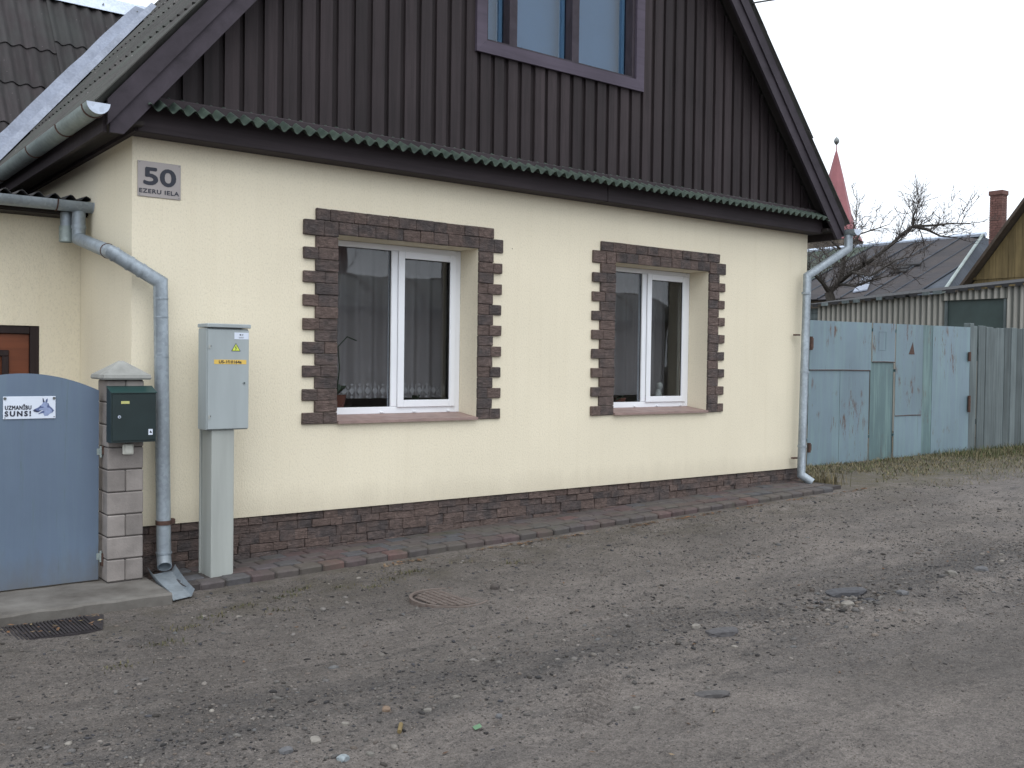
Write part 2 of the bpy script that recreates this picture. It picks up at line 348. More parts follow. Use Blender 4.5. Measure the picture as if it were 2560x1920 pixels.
class MB:
    def __init__(s): s.v = []; s.f = []
    def add(s, vs_, fs):
        k = len(s.v); s.v += [tuple(v) for v in vs_]; s.f += [tuple(i+k for i in f) for f in fs]; return s
    def hexa(s, p):       # 8 points: 0-3 one end loop, 4-7 the other
        return s.add(p, [(0, 1, 2, 3), (7, 6, 5, 4), (0, 4, 5, 1), (1, 5, 6, 2), (2, 6, 7, 3), (3, 7, 4, 0)])
    def box(s, x0, x1, y0, y1, z0, z1):
        return s.hexa([(x0, y0, z0), (x1, y0, z0), (x1, y1, z0), (x0, y1, z0), (x0, y0, z1), (x1, y0, z1), (x1, y1, z1), (x0, y1, z1)])
    def cbox(s, x0, x1, y0, y1, z0, z1, c=.004, j=0):
        X, Y, Z = (x0, x1), (y0, y1), (z0, z1); ix = {}; vs_ = []
        for a in (0, 1):
            for b in (0, 1):
                for d in (0, 1):
                    o = [(random.uniform(-j, j) if j else 0) for _ in range(3)]
                    for ax in range(3):
                        q = [X[a], Y[b], Z[d]]
                        for k, sg in enumerate((a, b, d)):
                            if k != ax: q[k] += c if sg == 0 else -c
                        ix[a, b, d, ax] = len(vs_); vs_.append([q[k]+o[k] for k in range(3)])
        fs = []
        for a in (0, 1):
            fs.append([ix[a, b, d, 0] for b, d in ((0, 0), (1, 0), (1, 1), (0, 1))])
            fs.append([ix[b, a, d, 1] for b, d in ((0, 0), (1, 0), (1, 1), (0, 1))])
            fs.append([ix[b, d, a, 2] for b, d in ((0, 0), (1, 0), (1, 1), (0, 1))])
            for b in (0, 1):
                fs.append([ix[a, b, 0, 0], ix[a, b, 1, 0], ix[a, b, 1, 1], ix[a, b, 0, 1]])
                fs.append([ix[a, 0, b, 0], ix[a, 1, b, 0], ix[a, 1, b, 2], ix[a, 0, b, 2]])
                fs.append([ix[0, a, b, 1], ix[1, a, b, 1], ix[1, a, b, 2], ix[0, a, b, 2]])
                for d in (0, 1): fs.append([ix[a, b, d, 0], ix[a, b, d, 1], ix[a, b, d, 2]])
        return s.add(vs_, fs)
    def prism(s, poly, y0, y1):      # poly in (x,z), extruded along y
        n = len(poly)
        return s.add([(x, y0, z) for x, z in poly]+[(x, y1, z) for x, z in poly],
                     [tuple(range(n)), tuple(range(2*n-1, n-1, -1))]+[(i, (i+1) % n, n+(i+1) % n, n+i) for i in range(n)])
    def prismx(s, poly, x0, x1):     # poly in (y,z)
        n = len(poly)
        return s.add([(x0, y, z) for y, z in poly]+[(x1, y, z) for y, z in poly],
                     [tuple(range(n)), tuple(range(2*n-1, n-1, -1))]+[(i, (i+1) % n, n+(i+1) % n, n+i) for i in range(n)])
    def disc(s, c, r, y0, y1, n=16):
        return s.prism([(c[0]+r*math.cos(2*math.pi*i/n), c[1]+r*math.sin(2*math.pi*i/n)) for i in range(n)], y0, y1)
    def tube(s, path, r, n=12, cap=True, hollow=0):
        P = [Vector(p) for p in path]; rs = r if isinstance(r, (list, tuple)) else [r]*len(P)
        D = [(P[i+1]-P[i]).normalized() for i in range(len(P)-1)]
        u = D[0].orthogonal().normalized(); rings = []
        def ring(Pt, d, nn, u, rad):
            v = d.cross(u); out = []
            for i in range(n):
                a = 2*math.pi*i/n; o = rad*(math.cos(a)*u+math.sin(a)*v)
                out.append(Pt+o-d*(o.dot(nn)/d.dot(nn)))
            return out
        for i in range(len(P)):
            if i == 0: d = nn = D[0]
            elif i == len(P)-1: d = nn = D[-1]
            else:
                d = D[i-1]; nn = (D[i-1]+D[i]).normalized()
            rings.append(ring(P[i], d, nn, u, rs[i]))
            if 0 < i < len(P)-1:
                u = D[i-1].rotation_difference(D[i]) @ u
        vs_ = [p for rg in rings for p in rg]; fs = []
        for k in range(len(rings)-1):
            for i in range(n): fs.append((k*n+i, k*n+(i+1) % n, (k+1)*n+(i+1) % n, (k+1)*n+i))
        if cap and not hollow: fs += [tuple(range(n))[::-1], tuple(range((len(rings)-1)*n, len(rings)*n))]
        s.add(vs_, fs)
        if hollow:
            k = len(s.v)-n*len(rings); e = len(rings)-1
            d = D[-1]; inner = [P[-1]+(p-P[-1])*hollow for p in rings[-1]]; deep = [p-d*(rs[-1]*1.6) for p in inner]
            s.add(list(rings[-1])+inner+deep, [(i, (i+1) % n, n+(i+1) % n, n+i) for i in range(n)]+[(n+i, n+(i+1) % n, 2*n+(i+1) % n, 2*n+i) for i in range(n)]+[tuple(range(2*n, 3*n))])
        return s
    def wave(s, P0, U, V, N, period, amp, th, nper=8, phase=0):   # corrugated sheet, waves along U
        P0, U, V, N = map(Vector, (P0, U, V, N)); L = U.length; n = max(2, int(L/period*nper)); vs_ = []
        for i in range(n+1):
            t = L*i/n; h = amp*math.sin(2*math.pi*t/period+phase); q = P0+U*(i/n)+N*h
            vs_ += [q, q+V, q-N*th, q+V-N*th]
        fs = []
        for i in range(n):
            a = 4*i; b = a+4
            fs += [(a, b, b+1, a+1), (a+2, a+3, b+3, b+2), (a, a+2, b+2, b), (a+1, b+1, b+3, a+3)]
        fs += [(0, 1, 3, 2), (4*n, 4*n+2, 4*n+3, 4*n+1)]
        return s.add(vs_, fs)
    def build(s, name, mat, parent=None, smooth=False, loc=None, fix=True):
        b = base_of(parent) if parent is not None else Vector(loc or (0, 0, 0))
        me = bpy.data.meshes.new(name)
        me.from_pydata([(v[0]-b.x, v[1]-b.y, v[2]-b.z) for v in s.v], [], s.f)
        if fix:
            bm = bmesh.new(); bm.from_mesh(me); bmesh.ops.recalc_face_normals(bm, faces=bm.faces); bm.to_mesh(me); bm.free()
        me.materials.append(M[mat] if isinstance(mat, str) else mat)
        if smooth:
            me.polygons.foreach_set('use_smooth', [True]*len(me.polygons))
            if hasattr(me, 'set_sharp_from_angle'): me.set_sharp_from_angle(angle=R(40))
        o = bpy.data.objects.new(name, me); COL.objects.link(o)
        if parent is not None: o.parent = parent
        else: o.location = b
        return o

def text(name, s_, size, mat, parent, x, y, z, align='LEFT', bold=0, width=None, ext=.0008, space=1.0):
    cu = bpy.data.curves.new(name, 'FONT'); cu.body = s_; cu.size = size; cu.align_x = align; cu.extrude = ext
    cu.space_character = space; cu.resolution_u = 4
    ob = bpy.data.objects.new(name, cu); me = bpy.data.meshes.new_from_object(ob)
    bpy.data.objects.remove(ob); bpy.data.curves.remove(cu)
    b = base_of(parent); vs_ = [v.co.copy() for v in me.vertices]
    x0 = min(v.x for v in vs_); x1 = max(v.x for v in vs_); k = (width/(x1-x0)) if width else 1
    for v, c in zip(me.vertices, vs_):
        xx = (c.x-x0)*k if align == 'LEFT' else (c.x-(x0+x1)/2)*k
        v.co = (x+xx-b.x, y-c.z-b.y, z+c.y-b.z)
    if bold:
        n0 = [tuple(v.co) for v in me.vertices]; f0 = [tuple(p.vertices) for p in me.polygons]; bpy.data.meshes.remove(me)
        b2 = MB()
        for i, (dx, dz) in enumerate(((0, 0), (bold, 0), (-bold, 0), (0, bold), (0, -bold), (bold*.7, bold*.7), (-bold*.7, -bold*.7))): b2.add([(q[0]+dx, q[1]-i*.00004, q[2]+dz) for q in n0], f0)
        me = bpy.data.meshes.new(name); me.from_pydata(b2.v, [], b2.f)
    me.materials.clear(); me.materials.append(M[mat]); me.name = name
    o = bpy.data.objects.new(name, me); COL.objects.link(o); o.parent = parent
    return o

# smooth lattice noise for terrain
_lat = rng.random((256, 256))
def vnoise(x, y):
    xi = np.floor(x).astype(int); yi = np.floor(y).astype(int); fx = x-xi; fy = y-yi
    fx = fx*fx*(3-2*fx); fy = fy*fy*(3-2*fy); g = lambda a, b: _lat[a % 256, b % 256]
    return (g(xi, yi)*(1-fx)+g(xi+1, yi)*fx)*(1-fy)+(g(xi, yi+1)*(1-fx)+g(xi+1, yi+1)*fx)*fy
def fbm(x, y, s, o=5):
    t = 0; a = 1; n = 0
    for k in range(o):
        t = t+a*vnoise(x*s+17.3*k, y*s+9.1*k); n += a; a *= .5; s *= 2.03
    return t/n-.5
def zg(x, y):
    x = np.asarray(x, float); y = np.asarray(y, float)
    zb = -.365+.025*np.clip(x, 0, 7.6)
    road = np.clip((-.42-y)/.35, 0, 1)*np.clip((x+30)/5, 0, 1)
    z = zb+road*(.055*fbm(x, y, .5, 4)+.035*fbm(x, y, 3.1, 4)+.012*fbm(x, y, 13, 3))
    # worn wheel channel with a crest of gravel beside it, pothole at its far end
    c = y+.07*x+2.95
    z = z+road*(.018*np.exp(-(c/.22)**2)*(.5+fbm(x*.5, y*.5, 2, 3)*2)-.022*np.exp(-((c+.55)/.3)**2)-.016*np.exp(-((c-.75)/.35)**2))
    z = z-.035*np.exp(-(((x-3.3)/.42)**2+((y+3.12)/.16)**2)**2)
    # tyre lug print pressed into the soft edge
    ax, ay, bx, by = .70, -3.62, 1.24, -3.20
    L = math.hypot(bx-ax, by-ay); tx, ty = (bx-ax)/L, (by-ay)/L
    s_ = (x-ax)*tx+(y-ay)*ty; d = -(x-ax)*ty+(y-ay)*tx
    mask = np.clip(1-np.abs(d)/.11, 0, 1)**.4*np.clip(s_/.08, 0, 1)*np.clip((L-s_)/.1, 0, 1)
    z = z+mask*(.012*np.tanh(2*np.sin((s_+np.abs(d)*.55)*2*math.pi/.056))-.008)
    # grass verge rises a little to the old gate
    v = np.clip((x-7.0)/.8, 0, 1)*np.clip((y+.25)/.9, 0, 1)
    z = z+v*(.02+.05*fbm(x, y, 2.2, 4))
    return z
def zgs(x, y): return float(zg(np.array([x]), np.array([y]))[0])

def grid_mesh(name, xs, ys, mat):
    X, Y = np.meshgrid(xs, ys, indexing='ij'); Z = zg(X, Y)
    co = np.stack([X, Y, Z], -1).reshape(-1, 3); nx, ny = len(xs), len(ys)
    i = np.arange(nx-1)[:, None]*ny+np.arange(ny-1)[None, :]
    q = np.stack([i, i+ny, i+ny+1, i+1], -1).reshape(-1, 4)
    return np_mesh(name, co, q, mat)
def np_mesh(name, co, faces, mat, col=None, smooth=True):
    me = bpy.data.meshes.new(name); k = faces.shape[1]; n = len(faces)
    me.vertices.add(len(co)); me.vertices.foreach_set('co', np.ascontiguousarray(co, dtype=np.float32).ravel())
    me.loops.add(n*k); me.loops.foreach_set('vertex_index', faces.astype(np.int32).ravel())
    me.polygons.add(n); me.polygons.foreach_set('loop_start', np.arange(0, n*k, k, dtype=np.int32))
    me.update(calc_edges=True)
    if smooth: me.polygons.foreach_set('use_smooth', np.ones(n, dtype=bool))
    if col is not None:
        a = me.color_attributes.new('Col', 'FLOAT_COLOR', 'POINT')
        a.data.foreach_set('color', np.concatenate([col, np.ones((len(col), 1))], 1).astype(np.float32).ravel())
    me.materials.append(M[mat]); me.validate()
    o = bpy.data.objects.new(name, me); COL.objects.link(o); return o

# ================================================================== GROUND
xs = np.unique(np.round(np.concatenate([[-320, -150, -70, -35, -18, -10, -6, -4, -3], np.arange(-2.2, 6.0, .026), np.arange(.6, 1.34, .007), np.arange(6.0, 10.0, .05), np.arange(10, 18, .25), [20, 24, 30, 40, 60, 90, 140, 220, 320]]), 4))
ys = np.unique(np.round(np.concatenate([[-320, -150, -70, -35, -18, -10, -8, -6.6], np.arange(-5.6, -.3, .026), np.arange(-3.72, -3.10, .007), np.arange(-.3, 1.4, .06), [1.6, 2, 3, 5, 8, 14, 25, 50, 90, 150, 320]]), 4))
g = grid_mesh('road', xs, ys, 'ground'); setp(g, 'unpaved damp grey-brown dirt road with scattered gravel', None, None, 'structure')

# ================================================================== HOUSE
W, H = 7.1938, 2.55
house = thing('house', 'yellow rendered house with dark wooden gable and stone-trimmed windows', 'house', (3.6, 2, -.35))
XS = [0, 1.4858, 2.7669, 4.3075, 5.5899, W]; ZS = [0, .662, 2.043, H+.08]
def cellwall(mb, XS, ZS, holes, y0, y1):
    nx, nz = len(XS)-1, len(ZS)-1
    solid = lambda i, k: 0 <= i < nx and 0 <= k < nz and (i, k) not in holes
    for i in range(nx):
        for k in range(nz):
            if not solid(i, k): continue
            x0, x1, z0, z1 = XS[i], XS[i+1], ZS[k], ZS[k+1]
            mb.add([(x0, y0, z0), (x1, y0, z0), (x1, y0, z1), (x0, y0, z1)], [(0, 1, 2, 3)])
            mb.add([(x0, y1, z0), (x1, y1, z0), (x1, y1, z1), (x0, y1, z1)], [(3, 2, 1, 0)])
            if not solid(i-1, k): mb.add([(x0, y0, z0), (x0, y1, z0), (x0, y1, z1), (x0, y0, z1)], [(3, 2, 1, 0)])
            if not solid(i+1, k): mb.add([(x1, y0, z0), (x1, y1, z0), (x1, y1, z1), (x1, y0, z1)], [(0, 1, 2, 3)])
            if not solid(i, k-1): mb.add([(x0, y0, z0), (x1, y0, z0), (x1, y1, z0), (x0, y1, z0)], [(3, 2, 1, 0)])
            if not solid(i, k+1): mb.add([(x0, y0, z1), (x1, y0, z1), (x1, y1, z1), (x0, y1, z1)], [(0, 1, 2, 3)])
mb = MB(); cellwall(mb, XS, ZS, {(1, 1), (3, 1)}, 0, .40); mb.build('front_wall', 'wall', house, fix=False)
MB().box(0, .4, .40, 9, 0, H+.08).build('side_wall', 'wall', house)
MB().box(W-.4, W, .40, 9, 0, H+.08).build('side_wall', 'wall', house)
MB().box(.4, W-.4, 8.6, 9, 0, H+.08).build('rear_wall', 'wall', house)
# room behind the windows
mb = MB(); mb.box(.402, W-.402, 3.4, 3.5, -.1, 2.50); mb.build('room_wall', 'cream', house)
MB().box(3.45, 3.55, .402, 3.398, -.1, 2.50).build('room_wall', 'cream', house)
MB().box(.402, W-.402, .402, 3.39, -.2, -.102).build('room_floor', 'roomfloor', house)
MB().box(.402, W-.402, .402, 8.5, 2.502, 2.56).build('room_ceiling', 'cream', house)
# plinth
pl = MB().box(.045, W-.045, .05, 8.9, -.7, -.002).build('plinth', 'mortar', house)
def pvz(x): return -.315+.025*x
def plinth_row(side):
    z = -.004
    L = W-.03
    row = 0
    while z > -.36:
        h = random.uniform(.045, .085); x = .02 if side == 'f' else .04
        while x < (L if side == 'f' else 1.2):
            ln = random.uniform(.08, .24); x1 = min(x+ln, L if side == 'f' else 1.25)
            if (side == 'f' and z > pvz(x)-.03) or side != 'f':
                p = random.uniform(.008, .022); sp = .0012
                b = MB()
                if side == 'f': b.cbox(x+sp, x1-sp, p, .06, z-h+sp, z-sp, .003, .003)
                else: b.cbox(p, .06, x+sp, x1-sp, z-h+sp, z-sp, .005, .002)
                b.build('plinth_stone', 'stone', pl)
            x = x1
        z -= h
plinth_row('f'); plinth_row('s')

# window surrounds
def surround(dx):
    xa, xb = 1.4858+dx, 2.7669+dx
    def st(x0, x1, z0, z1):
        n = max(1, round((x1-x0)/.15)); cut = [x0]
        for i in range(1, n): cut.append(x0+(x1-x0)*(i+random.uniform(-.25, .25))/n)
        cut.append(x1)
        for a, b in zip(cut[:-1], cut[1:]):
            MB().cbox(a+.0012, b-.0012, -random.uniform(.016, .027), .004, z0+.0012, z1-.0012, .0045, .0015).build('surround_stone', 'stone', house)
    zb = .642; hh = .0863
    for k in range(16):
        z0 = zb+k*hh; lg = k % 2 == 0
        st(xa-(.282 if lg else .184), xa, z0, z0+hh)
        st(xb, xb+(.238 if lg else .150), z0, z0+hh)
    zt = zb+16*hh
    st(xa-.282, xa, zt, 2.136); st(xb, xb+.25, zt, 2.136); st(xa, xb, 2.043, 2.136)
    st(xa-.184, xb+.150, 2.1365, 2.224)
surround(0); surround(4.3075-1.4858)

# pvc windows
def window(dx):
    xa, xb = 1.4858+dx, 2.7669+dx; zb, zt = .69, 2.041
    wn = MB()
    ya, yb = .245, .305
    wn.cbox(xa+.001, xa+.055, ya, yb, zb, zt, .004); wn.cbox(xb-.05, xb-.001, ya, yb, zb, zt, .004)
    wn.cbox(xa+.056, xb-.051, ya+.001, yb, zb, zb+.055, .004); wn.cbox(xa+.056, xb-.051, ya+.001, yb, zt-.045, zt, .004)
    wn.cbox(xa+.612, xa+.672, ya+.001, yb, zb+.056, zt-.046, .004)
    o = wn.build('window', 'pvc', house)
    sx0, sx1, sz0, sz1 = xa+.668, xb-.056, zb+.05, zt-.042
    s_ = MB(); y0, y1 = .228, .2445; f = .058
    s_.cbox(sx0, sx0+f, y0, y1, sz0, sz1, .004); s_.cbox(sx1-f, sx1, y0, y1, sz0, sz1, .004)
    s_.cbox(sx0+f, sx1-f, y0+.001, y1, sz0, sz0+f, .004); s_.cbox(sx0+f, sx1-f, y0+.001, y1, sz1-f, sz1, .004)
    s_.build('sash', 'pvc', o)
    gk = MB(); e = .004
    for (a, b, c, d) in ((sx0+f, sx1-f, sz0+f, sz1-f), (xa+.055, xa+.612, zb+.055, zt-.045)):
        yy = .243 if a > xa+.3 else .262
        gk.box(a, a+e, yy, yy+.01, c, d); gk.box(b-e, b, yy, yy+.01, c, d); gk.box(a+e, b-e, yy, yy+.01, c, c+e); gk.box(a+e, b-e, yy, yy+.01, d-e, d)
    gk.build('gasket', 'black', o)
    MB().box(sx0+f, sx1-f, .262, .266, sz0+f, sz1-f).build('pane', 'glass', o)
    MB().box(xa+.055, xa+.612, .275, .279, zb+.055, zt-.045).build('pane', 'glass', o)
    for t in (.08, .40, .64, .90):
        MB().cbox(xa+t*1.28, xa+t*1.28+.03, .232, .2445, zb+.008, zb+.02, .003).build('drain_cap', 'pvc', o)
    MB().hexa([(xa+.002, -.034, .640), (xb-.002, -.034, .640), (xb-.002, -.034, .660), (xa+.002, -.034, .660),
               (xa+.002, .30, .672), (xb-.002, .30, .672), (xb-.002, .30, .698), (xa+.002, .30, .698)]).build('sill', 'sill', house)
    MB().cbox(xa+.003, xb-.003, .306, .52, .70, .728, .006).build('inner_sill', 'pvc', house)
    # net curtain with lace hem
    c = MB(); n = 150; x0, x1 = xa-.05, xb+.05
    vs_ = []
    for i in range(n+1):
        t = i/n; y = .60+.022*math.sin(t*62+dx)+.014*math.sin(t*23.7+1+dx)
        vs_ += [(x0+(x1-x0)*t, y, .80), (x0+(x1-x0)*t, y, 2.10)]
    c.add(vs_, [(2*i, 2*i+2, 2*i+3, 2*i+1) for i in range(n)])
    cu = c.build('net_curtain', 'sheer', house, True, fix=False)
    lc = MB(); k = 0; x = x0+.02
    while x < x1-.05:
        zc = .865
        if dx == 0:
            lc.prism([(x, zc), (x+.028, zc+.035), (x+.056, zc), (x+.028, zc-.035)], .555, .558)
            lc.prism([(x+.056, zc+.02), (x+.063, zc+.055), (x+.070, zc+.02), (x+.063, zc-.05)], .555, .558)
            for (ax, az) in ((0, .05), (0, -.05)):
                lc.prism([(x+.014, zc+az), (x+.028, zc+az+.012), (x+.042, zc+az), (x+.028, zc+az-.012)], .555, .558)
        x += .072
    if dx == 0: lc.build('lace_hem', 'lace', house)
window(0); window(4.3075-1.4858)

# fascia beam, green corrugated skirt
MB().cbox(-.02, 4.05, -.17, -.001, 2.55, 2.79, .006).build('fascia_board', 'beam', house)
MB().cbox(4.053, W+.03, -.171, -.001, 2.55, 2.79, .006).build('fascia_board', 'beam', house)
sk = MB(); n_ = Vector((0, -.12, .25)).normalized()
x = .01; 
while x < W-.02:
    L = min(1.9, W-.02-x); j = random.uniform(-.006, .006)
    sk.__init__(); sk.wave((x, -.295+j, 2.687+j*.3), (L, 0, 0), (0, .262, .126), (0, -.43, .90),   .0945, .0205, .003, 10, x/.0945*2*math.pi)
    sk.build('corrugated_skirt', 'ondu', house, True); x += 1.885
fl = MB(); n = 90; vs_ = []
for i in range(n+1):
    t = i/n; x = W*t; j = random.uniform(-.004, .004); k_ = random.uniform(-.003, .003)
    vs_ += [(x, -.106+j, 2.768+k_), (x, -.088, 2.790+j), (x, -.0620, 2.806+k_), (x, -.0620, 2.752), (x, -.102+j, 2.752+k_)]
fl.add(vs_, [(5*i+k, 5*i+5+k, 5*i+5+(k+1) % 5, 5*i+(k+1) % 5) for i in range(n) for k in range(5)]); fl.build('flashing', 'galv', house)

# gable siding
XC, ZR, SL = W/2, 7.236, 1.191
def rake(x, d=0): return ZR-d-SL*abs(x-XC)
GW = (2.70, 4.52, 3.66, 5.05)      # opening behind the casing
def board(x0, x1, y0, y1, name, mat):
    segs = [(2.79, None)]
    if x1 > GW[0] and x0 < GW[1]: segs = [(2.79, GW[2]), (GW[3], None)]
    for z0, z1 in segs:
        b = MB(); d = .12
        if z1 is None:
            za, zb_ = rake(x0, d), rake(x1, d)
            if max(za, zb_) < z0+.05: continue
            za, zb_ = max(za, z0+.002), max(zb_, z0+.002)
            poly = [(x0, z0), (x1, z0), (x1, zb_)]
            if x0 < XC < x1: poly.append((XC, ZR-d))
            poly.append((x0, za))
        else: poly = [(x0, z0), (x1, z0), (x1, z1), (x0, z1)]
        b.prism(poly, y0, y1); b.build(name, mat, house)
per = .1425; x = .02
while x < W-.02:
    j = random.uniform(-.004, .004); wv = random.uniform(.094, .104); t = random.uniform(-.002, .002)
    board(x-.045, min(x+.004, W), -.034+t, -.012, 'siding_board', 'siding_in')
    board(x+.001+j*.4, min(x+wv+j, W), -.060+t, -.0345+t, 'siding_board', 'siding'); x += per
# dark sheathing seals the attic
mb = MB(); mb.prism([(0, 2.63), (W, 2.63), (W, rake(W, .12)), (XC, ZR-.12), (0, rake(0, .12))], -.010, .0)
for gx0, gx1 in ((0, GW[0]), (GW[1], W)): pass
# sheathing built in pieces round the opening
mb = MB(); mb.box(.0, W, -.0105, -.001, 2.631, 2.80)
def sheath(x0, x1, z0=2.80):
    poly = [(x0, z0), (x1, z0), (x1, max(z0+.01, rake(x1, .12)))]
    if x0 < XC < x1: poly.append((XC, ZR-.12))
    poly.append((x0, max(z0+.01, rake(x0, .12)))); mb.prism(poly, -.0105, -.001)
sheath(.1, GW[0]); sheath(GW[1], W-.1); sheath(GW[0], GW[1], GW[3]); mb.box(GW[0], GW[1], -.0105, -.001, 2.80, GW[2])
mb.build('sheathing', 'dark', house)

# attic window
aw = MB(); a0, a1, zb = 2.668, 4.56, 3.622; cw = .10; zt = 5.10
y0, y1 = -.088, -.0605
o = MB().prism([(a0, zb), (a1, zb), (a1-cw, zb+cw), (a0+cw, zb+cw)], y0, y1).build('attic_window', 'casing', house)
MB().prism([(a0, zb+.001), (a0+cw, zb+cw+.001), (a0+cw, zt-cw), (a0, zt)], y0, y1).build('casing', 'casing', o)
MB().prism([(a1, zb+.001), (a1, zt), (a1-cw, zt-cw), (a1-cw, zb+cw+.001)], y0, y1).build('casing', 'casing', o)
MB().prism([(a0, zt+.001), (a0+cw, zt-cw+.001), (a1-cw, zt-cw+.001), (a1, zt+.001)], y0, y1).build('casing', 'casing', o)
zi0, zi1 = zb+cw-.02, zt-cw+.02; xi0, xi1 = a0+cw-.02, a1-cw+.02
fr = MB(); fr.box(xi0, xi0+.05, -.058, .10, zi0, zi1); fr.box(xi1-.05, xi1, -.058, .10, zi0, zi1)
fr.box(xi0+.05, xi1-.05, -.057, .10, zi0, zi0+.045); fr.box(xi0+.05, xi1-.05, -.057, .10, zi1-.045, zi1)
MU = ((3.02, 3.10), (3.705, 3.785))
for m0, m1 in MU: fr.box(m0, m1, -.056, .10, zi0+.045, zi1-.045)
fr.build('frame', 'barge', o)
lights = ((xi0+.05, 3.02), (3.10, 3.705), (3.785, xi1-.05))
for l0, l1 in lights:
    MB().box(l0, l1, .030, .034, zi0+.045, zi1-.045).build('pane', 'glass_old', o)
    s2 = MB(); s2.box(l0, l0+.035, .05, .085, zi0+.045, zi1-.045); s2.box(l1-.035, l1, .05, .085, zi0+.045, zi1-.045)
    s2.build('inner_sash', 'sash_pale', o)
MB().box(xi0, xi1, .16, .17, zi0-.05, zi1+.05).build('sky_reflection_panel', 'sky_reflection_panel', house)  # panel added behind the panes, its colour stands in for reflected sky

# barge boards, soffits, roof
yb0, yb1 = -.300, -.272
def rk(x, d): return rake(x, d)
def barge(sgn, name, d0, d1, ya, yb_, mat, x_out):
    xo = XC-sgn*(XC+x_out)
    f = lambda d: [(xo, rk(xo, d))]
    poly = [(xo, rk(xo, d0)), (XC, ZR-d0), (XC, ZR-d1), (xo, rk(xo, d1))]
    if rk(xo, d1) < 2.495:                      # lower board is cut level at its foot
        xk = XC-sgn*(ZR-d1-2.495)/SL; poly = poly[:3]+[(xk, 2.495), (xo, 2.495)]
    return MB().prism(poly, ya, yb_).build(name, mat, house)
for sgn in (1, -1):
    barge(sgn, 'barge_board', -.020, .137, yb0, yb1, 'barge', .235)
    barge(sgn, 'barge_board', .1375, .297, yb0+.018, yb1+.018, 'barge', .215)
    barge(sgn, 'rake_soffit', .06, .085, yb1+.019, -.0615, 'dark', .23)
    # eaves soffit and trim along the side walls
    xs0, xs1 = (-.225, -.001) if sgn > 0 else (W+.001, W+.225)
    MB().box(xs0, xs1, -.245, 8.9, 2.575, 2.60).build('eaves_soffit', 'dark', house)
    tx0, tx1 = (-.035, -.0005) if sgn > 0 else (W+.0005, W+.035)
    MB().box(tx0, tx1, -.16, 8.9, 2.552, 2.5745).build('eaves_trim', 'beam', house)
    fx0, fx1 = (-.25, -.2255) if sgn > 0 else (W+.2255, W+.25)
    MB().box(fx0, fx1, -.244, 8.9, 2.50, 2.645).build('eaves_board', 'beam', house)
    # corrugated roof sheets, five lapped rows
    sd_ = Vector((-sgn, 0, -SL)).normalized(); nr = Vector((-sgn*SL, 0, 1)).normalized()
    Lr = math.hypot(XC+.29, SL*(XC+.29)); rows = 5; rl = Lr/rows
    rp = None
    for k in range(rows):
        top = Vector((XC, -.325, ZR+.004))+sd_*(rl*k)
        j = random.uniform(-.008, .008)
        b = MB().wave(top+nr*(.022+.0*k)+Vector((0, j, 0)), (0, 9.6, 0), sd_*(rl+(.10 if k < rows-1 else -.03))+nr*.014, nr, .15, .022, .007, 8, 1.2)
        b.build('roof_sheet', 'roof', house, True)
MB().prism([(XC-.16, ZR-.10), (XC, ZR+.13), (XC+.16, ZR-.10), (XC, ZR+.10)], -.34, 9.2).build('ridge_cap', 'galv_old', house)

# gutters of the house
def gutter(x, z, y0, y1, r=.064, name='gutter', parent=house, axis='y', ends=(True, True), mat='galv'):
    mb = MB(); n = 12; vs_ = []
    for t in (0, 1):
        for rr in (r, r-.004):
            for i in range(n+1):
                a = math.pi+math.pi*i/n; q = (rr*math.cos(a), rr*math.sin(a))
                vs_.append((x+q[0], (y0, y1)[t], z+q[1]) if axis == 'y' else ((y0, y1)[t], x+q[0], z+q[1]))
    m_ = n+1; fs = []
    for i in range(n):
        fs += [(i, i+1, 2*m_+i+1, 2*m_+i), (m_+i, 3*m_+i, 3*m_+i+1, m_+i+1), (i, m_+i, m_+i+1, i+1), (2*m_+i, 2*m_+i+1, 3*m_+i+1, 3*m_+i)]
    fs += [(0, 2*m_, 3*m_, m_), (n, m_+n, 3*m_+n, 2*m_+n)]
    mb.add(vs_, fs); o = mb.build(name, mat, parent, True)
    for e, yy in zip(ends, (y0, y1)):
        if not e: continue
        cp = [(r+.002)*math.cos(math.pi+math.pi*i/n) for i in range(n+1)], [(r+.002)*math.sin(math.pi+math.pi*i/n) for i in range(n+1)]
        b = MB(); s = -1 if yy == y0 else 1
        if axis == 'y': b.prism([(x+a, z+c) for a, c in zip(*cp)], yy+s*.001, yy+s*.006)
        else: b.prismx([(x+a, z+c) for a, c in zip(*cp)], yy+s*.001, yy+s*.006)
        b.build('end_cap', 'galv_new', o)
    return o
def straps(o, x, z, r, ys_, axis='y', mat='rust'):
    for yy in ys_:
        n = 10; P = []
        for i in range(n+1):
            a = math.pi*1.0+math.pi*i/n
            P.append((x+r*math.cos(a), yy, z+r*math.sin(a)) if axis == 'y' else (yy, x+r*math.cos(a), z+r*math.sin(a)))
        MB().tube(P, .0055, 5).build('bracket', mat, o)
GXL, GZ = -.318, 2.632
gl_ = gutter(GXL, GZ, -.405, 7.5, .066, mat='galv_old', ends=(True, False)); straps(gl_, GXL, GZ, .069, (-.30, .36, 1.25, 2.5, 4.0))
gr_ = gutter(W+.318, GZ-.03, -.405, 7.5, .062, ends=(True, False)); straps(gr_, W+.318, GZ-.03, .065, (-.2, .5))

def collar(o, p, d, r, mat='galv', L=.012, name='clamp'):
    p = Vector(p); d = Vector(d).normalized(); MB().tube([p-d*L, p+d*L], r, 16).build(name, mat, o, True)
